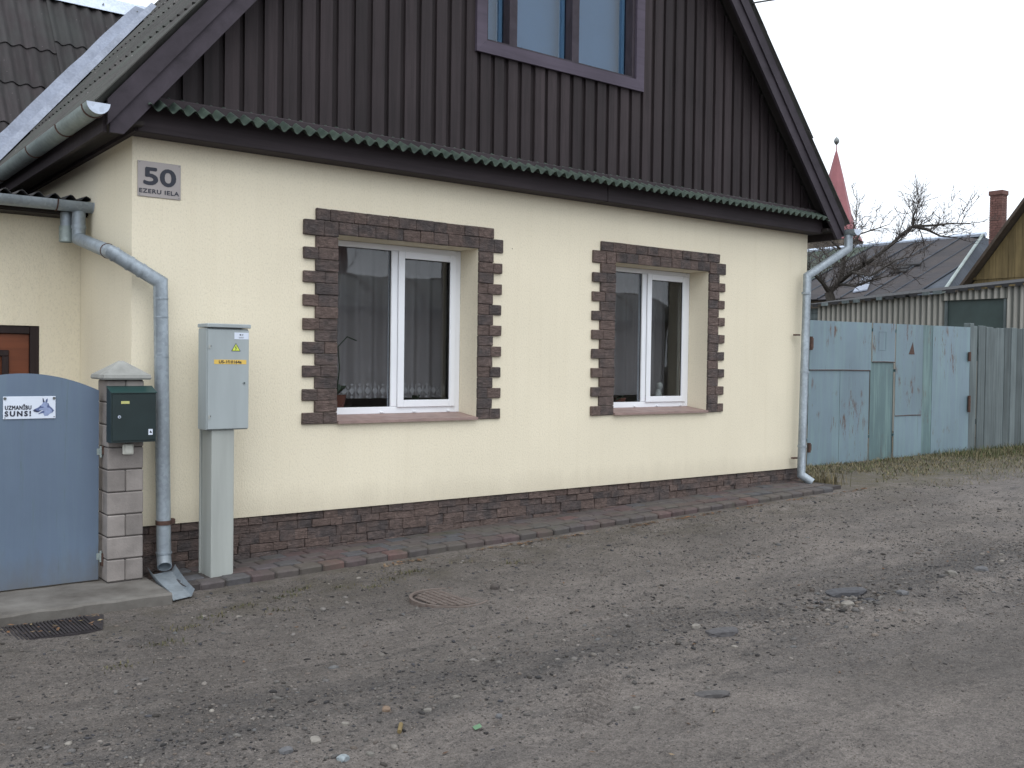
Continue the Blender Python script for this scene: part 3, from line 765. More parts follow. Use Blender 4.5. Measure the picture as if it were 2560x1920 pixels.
# right downpipe
pr = .044
PR = [(W+.318, -.30, 2.55), (W+.318, -.30, 2.40), (7.045, -.115, 2.085), (7.005, -.115, -.06), (7.06, -.22, -.135)]
dp = MB().tube(PR, pr, 16, hollow=.9).build('downpipe', 'galv', house, True)
for z in (1.9, 1.05, .25): collar(dp, (7.03 if z > 1 else 7.01, -.115, z), (0, 0, 1), pr+.005)
for z in (1.45, .12):
    MB().cbox(6.93, 7.0, -.075, -.03, z-.008, z+.008, .002).build('wall_hook', 'rust', dp)
# left downpipe, fed by the annex gutter
PL = [(-.088, .97, 2.17), (-.088, .97, 1.965), (-.150, -.09, 1.778), (.152, -.105, 1.607), (.180, -.115, -.20), (.215, -.20, -.255)]
pl_r = .046
PL2 = PL[:-1]+[(.180, -.115, -.215), (.200, -.165, -.275)]
dl = MB().tube([PL[0], PL[1], PL[2], PL[3], (.180, -.115, -.195), (.166, -.172, -.248)], pl_r, 18, hollow=.9).build('downpipe', 'galv', house, True)
collar(dl, (-.088, .97, 2.05), (0, 0, 1), pl_r+.005)
def lerp(a, b, t): return tuple(a[i]+(b[i]-a[i])*t for i in range(3))
dv = [PL[3][i]-PL[2][i] for i in range(3)]
for t in (.06, .36, .6): collar(dl, lerp(PL[2], PL[3], t), dv, pl_r+.004, L=.008)
dv2 = [PL[2][i]-PL[1][i] for i in range(3)]
collar(dl, lerp(PL[1], PL[2], .9), dv2, pl_r+.004, 'rust', .006)
for z in (1.5, 1.38, 1.12, .35): collar(dl, (.152+.028*(1.6-z)/1.8, -.108, z), (0, 0, 1), pl_r+.0012, L=.0035)
collar(dl, (.178, -.114, .035), (0, 0, 1), pl_r+.006, 'rust', .014)
MB().cbox(.225, .25, -.13, -.09, .022, .055, .003).build('clamp_lug', 'rust', dl)
collar(dl, (.180, -.115, -.165), (0, 0, 1), pl_r+.005, L=.006)

# ================================================================== ANNEX
ax = thing('annex', 'low yellow side wing with brown panelled door under a steep corrugated roof', 'house wing', (-3, 4, -.36))
DX0, DX1, DZ = -1.10, -.283, 1.336
mb = MB(); cellwall(mb, [-6.2, DX0, DX1, -.001], [-.4, DZ, 2.14], {(1, 0)}, 1.275, 1.6); mb.build('wall', 'wall', ax, fix=False)
MB().box(-6.2, -.001, 5.0, 5.2, -.4, 3.0).build('wall', 'wall', ax)
MB().box(-6.2, -6.0, 1.6, 5.0, -.4, 2.3).build('wall', 'wall', ax)
dr = MB(); dr.cbox(DX1-.062, DX1-.001, 1.285, 1.36, -.39, DZ-.001, .004); dr.cbox(DX0+.001, DX0+.062, 1.285, 1.36, -.39, DZ-.001, .004); dr.cbox(DX0+.063, DX1-.063, 1.286, 1.36, DZ-.06, DZ-.001, .004)
do = dr.build('door', 'doorframe', ax)
MB().cbox(DX0+.063, DX1-.063, 1.31, 1.345, -.38, DZ-.061, .003).build('leaf', 'doorwood', do)
pf = MB(); px0, px1, pz0, pz1 = DX0+.20, DX1-.20, .62, DZ-.18
for q in ((px0, px1, pz1-.045, pz1), (px0, px1, pz0, pz0+.045), (px0, px0+.045, pz0+.045, pz1-.045), (px1-.045, px1, pz0+.045, pz1-.045)): pf.cbox(q[0], q[1], 1.292, 1.3095, q[2], q[3], .004)
pf.build('panel_moulding', 'doorframe', do)
MB().cbox(px0+.05, px1-.05, 1.300, 1.3097, pz0+.05, pz1-.05, .006).build('panel', 'doorwood', do)
hb = MB(); hb.tube([(DX1-.105, 1.308, .50), (DX1-.105, 1.262, .50), (DX1-.20, 1.262, .50)], .009, 8); hb.build('handle', 'screw', do, True)
# porch roof: low pitch, corrugated
for k in range(6):
    x0 = -.02-1.0*(k+1)
    MB().wave((x0, .985, 2.262), (1.03, 0, 0), (0, 4.1, .20), (0, 0, 1), .107, .020, .006, 8, k*1.3).build('porch_sheet', 'roof_annex', ax, True)
MB().box(-6.2, -.002, 1.055, 1.075, 2.15, 2.235).build('eaves_board', 'dark', ax)
MB().box(-6.2, -.002, 1.076, 1.274, 2.141, 2.16).build('soffit', 'dark', ax)
MB().box(-6.2, -.26, 1.62, 4.9, 2.165, 2.19).build('ceiling', 'dark', ax)
ga = gutter(.955, 2.225, -6.2, -.008, .070, parent=ax, axis='x', ends=(False, True), mat='galv'); straps(ga, .955, 2.225, .073, (-.245, -1.0, -1.7), 'x')
# stub outlet beside the downpipe
so_ = MB().tube([(-.15, 1.06, 2.16), (-.15, 1.06, 2.06)], .042, 14).build('outlet_stub', 'galv', ax, True)
MB().tube([(-.15, 1.06, 2.06), (-.15, 1.06, 1.945)], .050, 14, hollow=.9).build('socket', 'galv_old', so_, True)
# main steep roof, rows and columns of sheets, ridge parallel to the street
SA = 1.43; ey, ez, ry, rz = 4.55, 2.52, 6.70, 2.52+1.43*2.15
dn = Vector((0, -1, -SA)).normalized(); na = Vector((0, -SA, 1)).normalized(); La = math.hypot(ry-ey, rz-ez)
offs = [0, .22, .40, .15, .33, 0, .2, .1, .3]
for c in range(9):
    x0 = 2.9-1.0*(c+1); d = 0; k = 0
    cuts = [0]+[offs[c]+.65*i for i in range(1, 7)]
    cuts = [q for q in cuts if q < La-.2]+[La]
    for a, b in zip(cuts[:-1], cuts[1:]):
        tp = Vector((x0, ry, rz))+dn*a
        MB().wave(tp+na*.03, (1.02, 0, 0), dn*(b-a+.06)+na*.018, na, .15, .020, .006, 8, c*.7).build('roof_sheet', 'roof_annex', ax, True)
bk = Vector((0, 1, -SA)).normalized()
MB().hexa([(-6.2, ry, rz), (2.6, ry, rz), (2.6, ry+2.2, rz-3.1), (-6.2, ry+2.2, rz-3.1), (-6.2, ry, rz-.03), (2.6, ry, rz-.03), (2.6, ry+2.2, rz-3.13), (-6.2, ry+2.2, rz-3.13)]).build('rear_roof', 'roof_annex', ax)
rc = MB(); rc.prismx([(ry-.15, rz-.085), (ry, rz+.125), (ry+.15, rz-.085), (ry+.15, rz-.092), (ry, rz+.117), (ry-.15, rz-.092)], -6.2, 2.20); rco = rc.build('ridge_cap', 'galv_new', ax)
for k in range(14): MB().disc((2.0-.42*k, rz+.0), .009, ry-.115, ry-.090, 8).build('screw', 'screw', rco)
# valley metal between the wing roof and the house roof
def vx(z): return (z-2.953)/SL
def vy(z): return ey+(z-ez)/SA
vf = MB(); zz0, zz1 = 2.85, rz-.05; n = 14; vs_ = []
for i in range(n+1):
    z = zz0+(zz1-zz0)*i/n; j = random.uniform(-.012, .012)
    vpt = Vector((vx(z), vy(z), z+.115))
    A = vpt+Vector((-.20+j, 0, .0))+na*.035                       # lies on the wing roof
    B = vpt+Vector((0, -.24, 0))+Vector((-SL, 0, 1)).normalized()*.06
    lip = B-Vector((-SL, 0, 1)).normalized()*.075+Vector((-.005, -.03, 0))
    vs_ += [A, vpt, B, lip]
vf.add(vs_, [(4*i+k, 4*i+k+1, 4*i+k+5, 4*i+k+4) for i in range(n) for k in range(3)]); vf.build('valley_flashing', 'galv_valley', ax, fix=False)

# ================================================================== PAVING
pav = MB(); pav.hexa([(.2, -.48, -.45), (7.2, -.48, -.28), (7.2, .03, -.28), (.2, .03, -.45), (.2, -.48, pvz(.2)-.012), (7.2, -.48, pvz(7.2)-.012), (7.2, .03, pvz(7.2)-.012), (.2, .03, pvz(.2)-.012)])
pave = pav.build('pavement', 'mortar'); setp(pave, 'narrow strip of brick pavers along the foot of the yellow wall', None, None, 'structure')
pm = []
for k in range(4):
    b = MB().cbox(-.083, .083, -.060, .060, -.06, 0, .006, .0015); o = b.build('paver', 'paver', pave); pm.append(o.data); bpy.data.objects.remove(o)
km = []
for k in range(3):
    b = MB().cbox(-.0825, .0825, -.062, .062, -.085, 0, .011, .003); o = b.build('kerb', 'paver', pave); km.append(o.data); bpy.data.objects.remove(o)
for row in range(4):
    y = -.060-.1215*row+.012; x = .20+(.085 if row % 2 else 0)+.085
    while x < 7.02:
        fr_ = row == 3
        if not (.37 < x < .60 and -.37 < y < -.12):
            o = bpy.data.objects.new('kerb_brick' if fr_ else 'paver', random.choice(km if fr_ else pm)); COL.objects.link(o); o.parent = pave
            out = (-.012*max(0, x-2)) if fr_ else 0
            o.location = (x+random.uniform(-.002, .002), y-(.018 if fr_ else 0)+out*.9-(.03*max(0, x-2)/5 if not fr_ else 0)*row/3, pvz(x)+random.uniform(-.003, .003)-(.004 if fr_ else 0))
            o.rotation_euler = (random.uniform(-.015, .015)+(.02 if fr_ else 0), -math.atan(.025)+random.uniform(-.01, .01), random.uniform(-.012, .012)+(random.uniform(-.02, .02) if fr_ else 0))
        x += .1715
# concrete slab in front of the gate
slab = MB(); n = 40; vs_ = []
for i in range(n+1):
    x = -3.2+3.235*i/n; e = .010*math.sin(i*1.7)+random.uniform(-.006, .006); zt_ = -.297+random.uniform(-.002, .002)
    yf = -.735+e+.03*(i/n)
    vs_ += [(x, yf, -.50), (x, yf, zt_-.012), (x, yf+.012, zt_), (x, 1.27, zt_+.004), (x, 1.27, -.5)]
slab.add(vs_, [(5*i+k, 5*i+5+k, 5*i+6+k, 5*i+1+k) for i in range(n) for k in range(4)]+[(0, 1, 2, 3, 4), (5*n+4, 5*n+3, 5*n+2, 5*n+1, 5*n)])
so_ = slab.build('concrete_step', 'conc'); setp(so_, 'worn concrete slab under the blue-grey garden gate', None, None, 'structure')

# ================================================================== GATE, PILLAR, BOXES
pil = thing('gate_pillar', 'pinkish split-block gate pillar with pyramid concrete cap', 'pillar', (-.104, -.14, -.30))
px0, px1, py0, py1 = -.214, .004, -.25, -.03
MB().box(px0+.006, px1-.006, py0+.006, py1-.006, -.31, .985).build('core', 'mortar', pil)
zc = -.292; ch = .1405
for k in range(9):
    z0, z1 = zc+k*ch+.003, zc+(k+1)*ch-.003
    if k % 2 == 0:
        xm = (px0+px1)/2
        MB().cbox(px0, xm-.0015, py0, py1, z0, z1, .006, .001).build('block', 'block', pil); MB().cbox(xm+.0015, px1, py0, py1, z0, z1, .006, .001).build('block', 'block', pil)
    else:
        ym = (py0+py1)/2
        MB().cbox(px0, px1, py0, ym-.0015, z0, z1, .006, .001).build('block', 'block', pil); MB().cbox(px0, px1, ym+.0015, py1, z0, z1, .006, .001).build('block', 'block', pil)
cx_, cy_ = (px0+px1)/2, (py0+py1)/2; h_ = .146; b = MB()
pts = []
for (r_, z) in ((h_-.006, .975), (h_, .985), (h_-.004, 1.005), (.012, 1.092)):
    pts += [(cx_-r_, cy_-r_, z), (cx_+r_, cy_-r_, z), (cx_+r_, cy_+r_, z), (cx_-r_, cy_+r_, z)]
b.add(pts, [(0, 3, 2, 1), (12, 13, 14, 15)]+[(4*l+i, 4*l+(i+1) % 4, 4*l+4+(i+1) % 4, 4*l+4+i) for l in range(3) for i in range(4)]); b.build('cap', 'cap', pil)

gt = thing('garden_gate', 'blue-grey sheet metal garden gate with arched top', 'gate', (-.65, -.13, -.30))
gx0, gx1 = -1.10, -.238; gc = (gx0+gx1)/2; arc = lambda x: .905+.105*(1-((x-gc)/((gx1-gx0)/2))**2)
n = 28; poly = [(gx0, -.285), (gx1, -.285)]+[(gx1+(gx0-gx1)*i/n, arc(gx1+(gx0-gx1)*i/n)) for i in range(n+1)]
MB().prism(poly, -.142, -.138).build('sheet', 'blue_gate', gt)
fr = MB(); fr.box(gx1-.035, gx1-.001, -.1375, -.105, -.27, arc(gx1)-.01); fr.box(gx0+.001, gx0+.035, -.1375, -.105, -.27, arc(gx0)-.01); fr.box(gx0+.036, gx1-.036, -.1375, -.105, -.27, -.235); fr.box(gx0+.036, gx1-.036, -.1375, -.105, .45, .485)
fr.build('frame', 'blue_gate', gt)
for z in (.52, -.14):
    h = MB(); h.tube([(-.226, -.150, z-.035), (-.226, -.150, z+.035)], .008, 8); h.box(-.25, -.226, -.146, -.1425, z-.02, z+.02); h.build('hinge', 'galv_old', gt)
ks = MB(); ks.box(-.224, -.2150, -.17, -.13, .505, .555); ks.box(-.224, -.2145, -.165, -.13, -.20, -.12); ks.build('keep', 'rust', gt)

sg = thing('dog_warning_sign', 'white warning sign with blue dog head on the garden gate', 'sign', (-.64, -.146, .81))
sx0, sx1, sz0, sz1 = -.782, -.492, .737, .872
MB().cbox(sx0, sx1, -.1485, -.1440, sz0, sz1, .0015).build('plate', 'white', sg)
yS = -.1496
text('lettering', 'UZMANĪBU', .034, 'ink', sg, sx0+.011, yS, .794, bold=.0011, width=.142, space=1.14)
text('lettering', 'SUNS!', .042, 'ink', sg, sx0+.010, yS, .755, bold=.0020, width=.140, space=1.35)
def flat(name, pts, mat, y, parent): return MB().prism(pts, y-.0006, y).build(name, mat, parent)
D = lambda u, v: (sx0+.290*(u-95)/1930, sz1-.135*(v-(235-.018*(u-95)))/830)      # sign print layout
poly = lambda L: [D(u, v) for u, v in L]
flat('dog_head', poly([(1400, 640), (1460, 560), (1540, 470), (1545, 420), (1600, 430), (1640, 420), (1700, 440), (1760, 480), (1790, 560), (1880, 640), (1965, 735), (1900, 820), (1800, 860), (1740, 930), (1610, 950), (1560, 860), (1590, 780), (1560, 730), (1420, 740)]), 'ink_pale', -.1490, sg)
flat('dog_muzzle', poly([(1180, 740), (1230, 690), (1330, 650), (1410, 600), (1450, 545), (1480, 590), (1590, 600), (1560, 640), (1420, 650), (1400, 720), (1480, 730), (1380, 790), (1330, 800), (1230, 780)]), 'ink_blue', -.14965, sg)
flat('dog_nose', poly([(1180, 740), (1225, 700), (1290, 720), (1360, 770), (1480, 735), (1380, 800), (1320, 805), (1230, 780)]), 'ink_deep', -.1503, sg)
flat('dog_jaw', poly([(1365, 880), (1400, 840), (1500, 770), (1580, 740), (1600, 790), (1570, 835), (1480, 840)]), 'ink_blue', -.14966, sg)
flat('dog_ear', poly([(1530, 275), (1560, 280), (1590, 370), (1620, 420), (1570, 440), (1550, 430)]), 'ink_deep', -.14967, sg)
flat('dog_ear', poly([(1640, 400), (1660, 330), (1720, 285), (1720, 390), (1690, 440), (1640, 430)]), 'ink_blue', -.14968, sg)
flat('dog_neck', poly([(1700, 620), (1740, 450), (1765, 500), (1790, 570), (1890, 650), (1965, 735), (1900, 810), (1880, 720), (1800, 640)]), 'ink_blue', -.14969, sg)
for (u, v, r_) in ((160, 305, .0085), (1965, 275, .0085), (160, 1010, .003), (1965, 965, .003)):
    c = D(u, v); MB().disc(c, r_, -.1525, -.1488, 12).build('screw', 'screw', sg)

mb_ = thing('mailbox', 'dark green metal mailbox mounted on the block pillar', 'mailbox', (-.08, -.30, .59))
mx0, mx1, my0, my1, mz0, mz1 = -.222, .050, -.352, -.2505, .588, .930
MB().prismx([(my0+.006, mz0), (my1, mz0), (my1, mz1), (my0+.006, mz1-.037)], mx0, mx1).build('body', 'green', mb_)
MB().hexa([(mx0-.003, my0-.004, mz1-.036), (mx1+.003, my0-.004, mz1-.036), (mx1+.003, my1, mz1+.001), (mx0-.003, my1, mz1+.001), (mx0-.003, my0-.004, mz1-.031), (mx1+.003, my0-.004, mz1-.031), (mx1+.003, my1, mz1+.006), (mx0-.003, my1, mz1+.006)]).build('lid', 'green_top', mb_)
dd = MB().cbox(mx0+.008, mx1-.004, my0, my0+.0055, mz0+.012, mz1-.042, .002).build('door', 'green', mb_)
MB().box(mx0+.058, mx0+.108, my0-.002, my0-.0002, .828, .845).build('name_label', 'labely', dd)
lk = MB().disc((mx0+.048, .748), .0095, my0-.004, my0-.0002, 14).build('lock', 'galv_new', dd); MB().disc((mx0+.049, .7475), .0045, my0-.0046, my0-.0041, 8).build('keyhole', 'ink', lk)
stk = MB().box(mx1-.048, mx1-.022, my0-.0016, my0-.0002, .632, .668).build('sticker', 'paper', dd)
MB().prism([(mx1-.042, .646), (mx1-.030, .642), (mx1-.026, .644), (mx1-.034, .658), (mx1-.038, .657)], my0-.0022, my0-.0017).build('print', 'ink', stk)

bl = thing('doorbell', 'small white doorbell push below the mailbox', 'doorbell', (-.12, -.25, .52))
MB().cbox(-.128, -.062, -.272, -.2505, .506, .572, .006).build('case', 'bell', bl)
MB().cbox(-.117, -.071, -.2765, -.2725, .516, .566, .003).build('button', 'bell', bl)

cb = thing('electricity_cabinet', 'grey electricity meter cabinet on a wide metal post', 'electricity cabinet', (.5, -.28, -.32))
cx0, cx1, cy0, cy1, cz0, cz1 = .368, .650, -.372, -.205, .648, 1.312
MB().cbox(cx0, cx1, cy0+.016, cy1, cz0, cz1, .004).build('body', 'cab', cb)
MB().cbox(cx0-.005, cx1+.008, cy0-.010, cy1+.004, cz1+.004, cz1+.030, .004).build('lid', 'cab', cb)
dd = MB().cbox(cx0+.004, cx1-.002, cy0, cy0+.0145, cz0+.006, cz1-.010, .003).build('door', 'cab', cb)
for z in (1.19, .735):
    MB().cbox(cx0+.006, cx0+.020, cy0-.004, cy0-.0002, z-.013, z+.013, .001).build('hinge', 'cab_post', dd); MB().box(cx0+.0205, cx0+.0235, cy0-.003, cy0-.0002, z, z+.010).build('hinge_pin', 'ink', dd)
lk = MB().disc((cx1-.034, .955), .009, cy0-.004, cy0-.0002, 14).build('lock', 'galv_old', dd); MB().disc((cx1-.034, .955), .005, cy0-.0046, cy0-.0041, 10).build('keyhole', 'ink', lk)
yl = cy0-.0004
la = MB().box(cx1-.103, cx1-.005, yl-.0006, yl, 1.243, 1.287).build('maker_label', 'paper', dd)
MB().disc((cx1-.063, 1.272), .0052, yl-.0014, yl-.0008, 12).build('label_dot', 'ink', la)
text('lettering', 'ST', .011, 'ink', la, cx1-.053, yl-.0012, 1.2675, bold=.0003, ext=.0002)
for z, w_ in ((1.2570, .036), (1.2515, .030)): MB().box(cx1-.056-w_/2, cx1-.056+w_/2, yl-.0012, yl-.0008, z-.0012, z+.0008).build('print_line', 'screw', la)
tri = lambda s: [(cx0+.190-s*.032, 1.188-.020*s-.004), (cx0+.190+s*.032, 1.188-.020*s-.004), (cx0+.190, 1.188+.034*s-.004)]
t1 = MB().prism(tri(1.0), yl-.0006, yl).build('warning_triangle', 'ink', dd); MB().prism(tri(.80), yl-.0013, yl-.0008).build('triangle_field', 'lime', t1)
zx = cx0+.190
MB().prism([(zx-.001, 1.200), (zx+.003, 1.2005), (zx-.001, 1.187), (zx+.005, 1.187), (zx+.0005, 1.1755), (zx+.0015, 1.1755), (zx-.0015, 1.170), (zx-.0035, 1.1765), (zx-.002, 1.176), (zx, 1.184), (zx-.006, 1.184)], yl-.002, yl-.0015).build('bolt', 'ink', t1)
lo = MB().box(cx0+.044, cx0+.262, yl-.0006, yl, 1.079, 1.108).build('number_label', 'orange', dd)
text('lettering', 'US-1f10164a', .027, 'ink', lo, cx0+.076, yl-.0014, 1.0845, bold=.0008, space=1.05, width=.152, ext=.0003)
po = MB(); po.cbox(.408, .560, -.350, -.150, -.36, cz0-.0005, .004); po = po.build('post', 'cab_post', cb)
MB().cbox(.399, .4075, -.170, -.148, -.36, cz0-.001, .002).build('post_flange', 'cab_post', po)

sn = thing('house_number_sign', 'grey plate reading 50 EZERU IELA on the yellow wall', 'sign', (.17, -.005, 2.28))
sn_ = MB().cbox(.033, .314, -.008, -.0005, 2.170, 2.401, .001).build('plate', 'plate', sn)
text('digits', '50', .155, 'ink', sn, .073, -.0094, 2.252, bold=.0052, width=.205, ext=.0006)
text('lettering', 'EZERU IELA', .038, 'ink', sn, .043, -.0092, 2.194, bold=.0013, width=.258, space=1.12, ext=.0006)
for q in ((.302, 2.390), (.302, 2.180), (.045, 2.180), (.045, 2.391)): MB().disc(q, .0035, -.0095, -.0081, 8).build('screw', 'screw', sn_)

# splash trough under the left downpipe
tr = MB(); A = Vector((.150, -.16, -.287)); dirv = Vector((-.035, -.50, -.058)); sdv = Vector((.100, .034, 0)); upv = Vector((0, 0, .055))
n = 8; vs_ = []
for i in range(n+1):
    q = A+dirv*(i/n); wd = 1-.15*i/n; dz = Vector((0, 0, -.012*math.sin(i/n*3)))
    for k in (0, 1):
        o_ = Vector((0, 0, -.004*k))
        vs_ += [q+sdv*(-1.0*wd)+upv+o_+dz, q+sdv*(-.75*wd)+o_+dz, q+sdv*(.75*wd)+o_+dz, q+sdv*(1.0*wd)+upv*.7+o_+dz]
fs = []
for i in range(n):
    for j in range(3):
        a = 8*i+j; fs += [(a, a+8, a+9, a+1), (a+4, a+5, a+13, a+12)]
    fs += [(8*i, 8*i+4, 8*i+12, 8*i+8), (8*i+3, 8*i+11, 8*i+15, 8*i+7)]
fs += [(0, 1, 5, 4), (1, 2, 6, 5), (2, 3, 7, 6)]+[(8*n+j, 8*n+4+j, 8*n+5+j, 8*n+1+j) for j in range(3)]
o = tr.add(vs_, fs).build('splash_trough', 'galv', None, loc=(.25, -.5, -.35)); setp(o, 'dented galvanised trough lying under the downpipe beside the concrete slab', 'gutter piece')
# splash plate at the right downpipe
MB().hexa([(7.02, -.55, -.205), (7.22, -.60, -.205), (7.34, -.25, -.175), (7.16, -.20, -.175), (7.02, -.55, -.195), (7.22, -.60, -.195), (7.34, -.25, -.165), (7.16, -.20, -.165)]).build('splash_plate', 'conc', None, loc=(7.15, -.4, -.2))
setp(bpy.data.objects['splash_plate'], 'flat concrete splash plate at the outlet of the downpipe beside the old gate', 'plate')

# rubber mat
mt = thing('rubber_mat', 'ribbed black rubber mat lying on the dirt below the slab', 'mat', (-.7, -.85, -.37))
mzc = zgs(-.7, -.85)
b = MB(); b.hexa([(-2.2, -1.06, mzc-.03), (-.455, -1.05, mzc-.03), (-.36, -.72, mzc-.03), (-2.2, -.70, mzc-.03), (-2.2, -1.06, mzc+.012), (-.455, -1.05, mzc+.012), (-.36, -.72, mzc+.012), (-2.2, -.70, mzc+.012)]); b.build('base', 'rubber', mt)
rb = MB(); x = -1.5
while x < -.38:
    t0 = -.455+(.095*.05); sh = .085
    y_l, y_h = -1.045, -.725
    if x+.0 < -.46: rb.box(x, x+.009, y_l, y_h, mzc+.0125, mzc+.020)
    x += .019
ro = rb.build('ribs', 'rubber', mt); ro['kind'] = 'stuff'

# manhole cover
mhc = thing('manhole_cover', 'rusty round cast-iron manhole cover half buried in the dirt', 'manhole cover', (1.40, -1.66, -.33))
mz = zgs(1.40, -1.66)+.006; mhc.rotation_euler = (.008, .022, 0); rM = .245
def ringpts(r, z, n=48): return [(1.40+r*math.cos(2*math.pi*i/n), -1.66+r*math.sin(2*math.pi*i/n), z) for i in range(n)]
b = MB(); n = 48; b.add(ringpts(rM, mz-.03)+ringpts(rM, mz+.004)+ringpts(rM-.018, mz+.004)+ringpts(rM-.020, mz-.008), [(k*n+i, k*n+(i+1) % n, (k+1)*n+(i+1) % n, (k+1)*n+i) for k in range(3) for i in range(n)]); b.build('rim', 'iron', mhc)
b = MB(); b.add(ringpts(rM-.026, mz-.03)+ringpts(rM-.026, mz-.009), [(i, (i+1) % n, n+(i+1) % n, n+i) for i in range(n)]+[tuple(range(n, 2*n))]); b.build('lid', 'iron_dark', mhc)
b = MB()
for ix in range(-5, 6):
    for iy in range(-9, 10):
        x, y = ix*.042, iy*.0235
        if math.hypot(x, y) < rM-.045: b.cbox(1.40+x-.015, 1.40+x+.015, -1.66+y-.0065, -1.66+y+.0065, mz-.006, mz+.004, .002)
o = b.build('studs', 'iron', mhc); o['kind'] = 'stuff'

# ================================================================== OLD METAL GATE
og = thing('metal_driveway_gate', 'patched pale blue sheet-metal driveway gate with rust beside the house', 'gate', (10.6, 1, -.18))
GY = 1.0; zt = lambda x: 1.698+.0095*(x-8.6); zb_ = lambda x: -.205+.012*(x-8.6)
def gp(x0, x1, z0, z1, y, mat='blue_old', name='panel', th=.004):
    a0 = z0 if z0 is not None else None
    b = MB(); p = []
    f0 = lambda x: zb_(x) if z0 is None else z0; f1 = lambda x: zt(x) if z1 is None else z1
    nn = 6; 
    lo_ = [(x0+(x1-x0)*i/nn, f0(x0+(x1-x0)*i/nn)+random.uniform(-.008, .008)*(z0 is None)) for i in range(nn+1)]
    hi_ = [(x1+(x0-x1)*i/nn, f1(x1+(x0-x1)*i/nn)) for i in range(nn+1)]
    return b.prism(lo_+hi_, y, y+th).build(name, mat, og)
gp(7.3, 8.62, None, None, GY+.02)
gp(8.66, 10.03, 1.07, None, GY-.006); gp(8.66, 9.33, None, 1.066, GY); gp(9.334, 10.0, None, 1.066, GY-.003)
gp(10.06, 10.60, 1.19, None, GY-.010); gp(10.04, 10.58, None, 1.186, GY+.004, 'blue_old2')
gp(10.64, 11.33, .440, None, GY-.004); gp(10.62, 11.33, None, .436, GY-.008)
gp(11.334, 11.62, None, None, GY+.003, 'blue_old2'); gp(11.60, 12.66, None, None, GY-.002)
rl = MB()
for z in (.15, 1.05, 1.60):
    rl.box(7.3, 10.58, GY+.026, GY+.066, z, z+.04); rl.box(10.64, 12.64, GY+.026, GY+.066, z, z+.04)
for x in (8.63, 10.54, 10.66, 12.58): rl.box(x, x+.04, GY+.067, GY+.10, -.1, 1.66)
rl.build('frame', 'blue_old2', og)
st_ = MB(); 
for q in ((10.20, 10.38, 1.595, 1.605), (10.20, 10.38, 1.345, 1.355), (10.20, 10.21, 1.355, 1.595), (10.37, 10.38, 1.355, 1.595)): st_.cbox(q[0], q[1], GY-.0135, GY-.0105, q[2], q[3], .001)
st_.build('pressed_square', 'blue_old', og)
MB().prism([(10.96, 1.30), (11.11, 1.30), (11.06, 1.47)], GY-.0075, GY-.0045).build('triangle_sign', 'rust', og)
for (x, z, h) in ((8.655, 1.32, .17), (8.655, .02, .12), (12.60, 1.22, .14), (12.62, .45, .25)):
    b = MB(); b.tube([(x, GY-.03, z), (x, GY-.03, z+h)], .022, 8); b.cbox(x+.005, x+.07, GY-.018, GY-.0105, z+.02, z+h-.02, .002); b.build('hinge', 'rust', og)
for (x0, x1, z) in ((8.66, 10.0, 1.066), (10.64, 11.3, .436), (10.06, 10.6, 1.184)):
    MB().tube([(x0, GY-.012, z), ((x0+x1)/2, GY-.013, z+.004), (x1, GY-.012, z)], .006, 6).build('weld_seam', 'rust', og)
MB().cbox(12.67, 12.78, GY+.0, GY+.11, -.2, 1.80, .006).build('post', 'fence', og)
bf = thing('board_fence', 'weathered grey-green vertical board fence beyond the blue gate', 'fence', (15, 1.05, -.18))
x = 12.80
while x < 19:
    wd = random.uniform(.17, .24); zt_ = 1.755+.012*(x-12.8)+random.uniform(-.02, .02); o_ = random.uniform(0, .035)
    b = MB().cbox(x, x+wd-.010, GY+.02+o_, GY+.045+o_, -.21, zt_, .004, .003); b.build('board', 'fence', bf); x += wd
b = MB(); b.box(12.8, 19, GY+.085, GY+.13, .25, .33); b.build('rail', 'fence', bf); MB().box(12.8, 19, GY+.085, GY+.13, 1.35, 1.43).build('rail', 'fence', bf)

# ================================================================== SHED BEHIND THE GATE
sh = thing('corrugated_shed', 'shed clad in grey corrugated sheets with a dark boarded window', 'shed', (17.5, 4, -.2))
SX = 16.0; top = lambda y: 2.615-(y-1.78)*.0525
def shw(y0, y1, z0, z1f, x=SX, name='cladding_sheet'):
    n = max(3, int((y1-y0)/.12*8)); vs_ = []; p = .118
    for i in range(n+1):
        y = y0+(y1-y0)*i/n; xx = x-.026*math.sin(2*math.pi*y/p)
        vs_ += [(xx, y, z0), (xx, y, z1f(y)), (xx+.008, y, z0), (xx+.008, y, z1f(y))]
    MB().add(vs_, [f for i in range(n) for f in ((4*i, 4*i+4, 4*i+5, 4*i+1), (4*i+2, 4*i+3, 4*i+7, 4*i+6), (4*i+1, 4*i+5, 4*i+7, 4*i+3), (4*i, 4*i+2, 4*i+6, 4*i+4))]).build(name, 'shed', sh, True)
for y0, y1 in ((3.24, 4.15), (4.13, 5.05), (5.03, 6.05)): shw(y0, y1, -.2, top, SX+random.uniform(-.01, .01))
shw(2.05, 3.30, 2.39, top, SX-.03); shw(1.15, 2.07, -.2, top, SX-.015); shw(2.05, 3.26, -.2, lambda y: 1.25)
for k in range(7): MB().cbox(SX+.03, SX+.05, 6.06+.005, 6.40, 1.55+.115*k, 1.66+.115*k, .003).build('plank', 'fence', sh)
wn = MB(); wn.box(SX+.02, SX+.06, 2.06, 3.25, 1.251, 2.385); o = wn.build('window', 'shedwin', sh)
MB().cbox(SX-.01, SX+.019, 3.19, 3.245, 1.26, 2.38, .004).build('jamb', 'fence', o); MB().cbox(SX-.01, SX+.019, 2.08, 2.13, 1.26, 2.38, .004).build('jamb', 'fence', o)
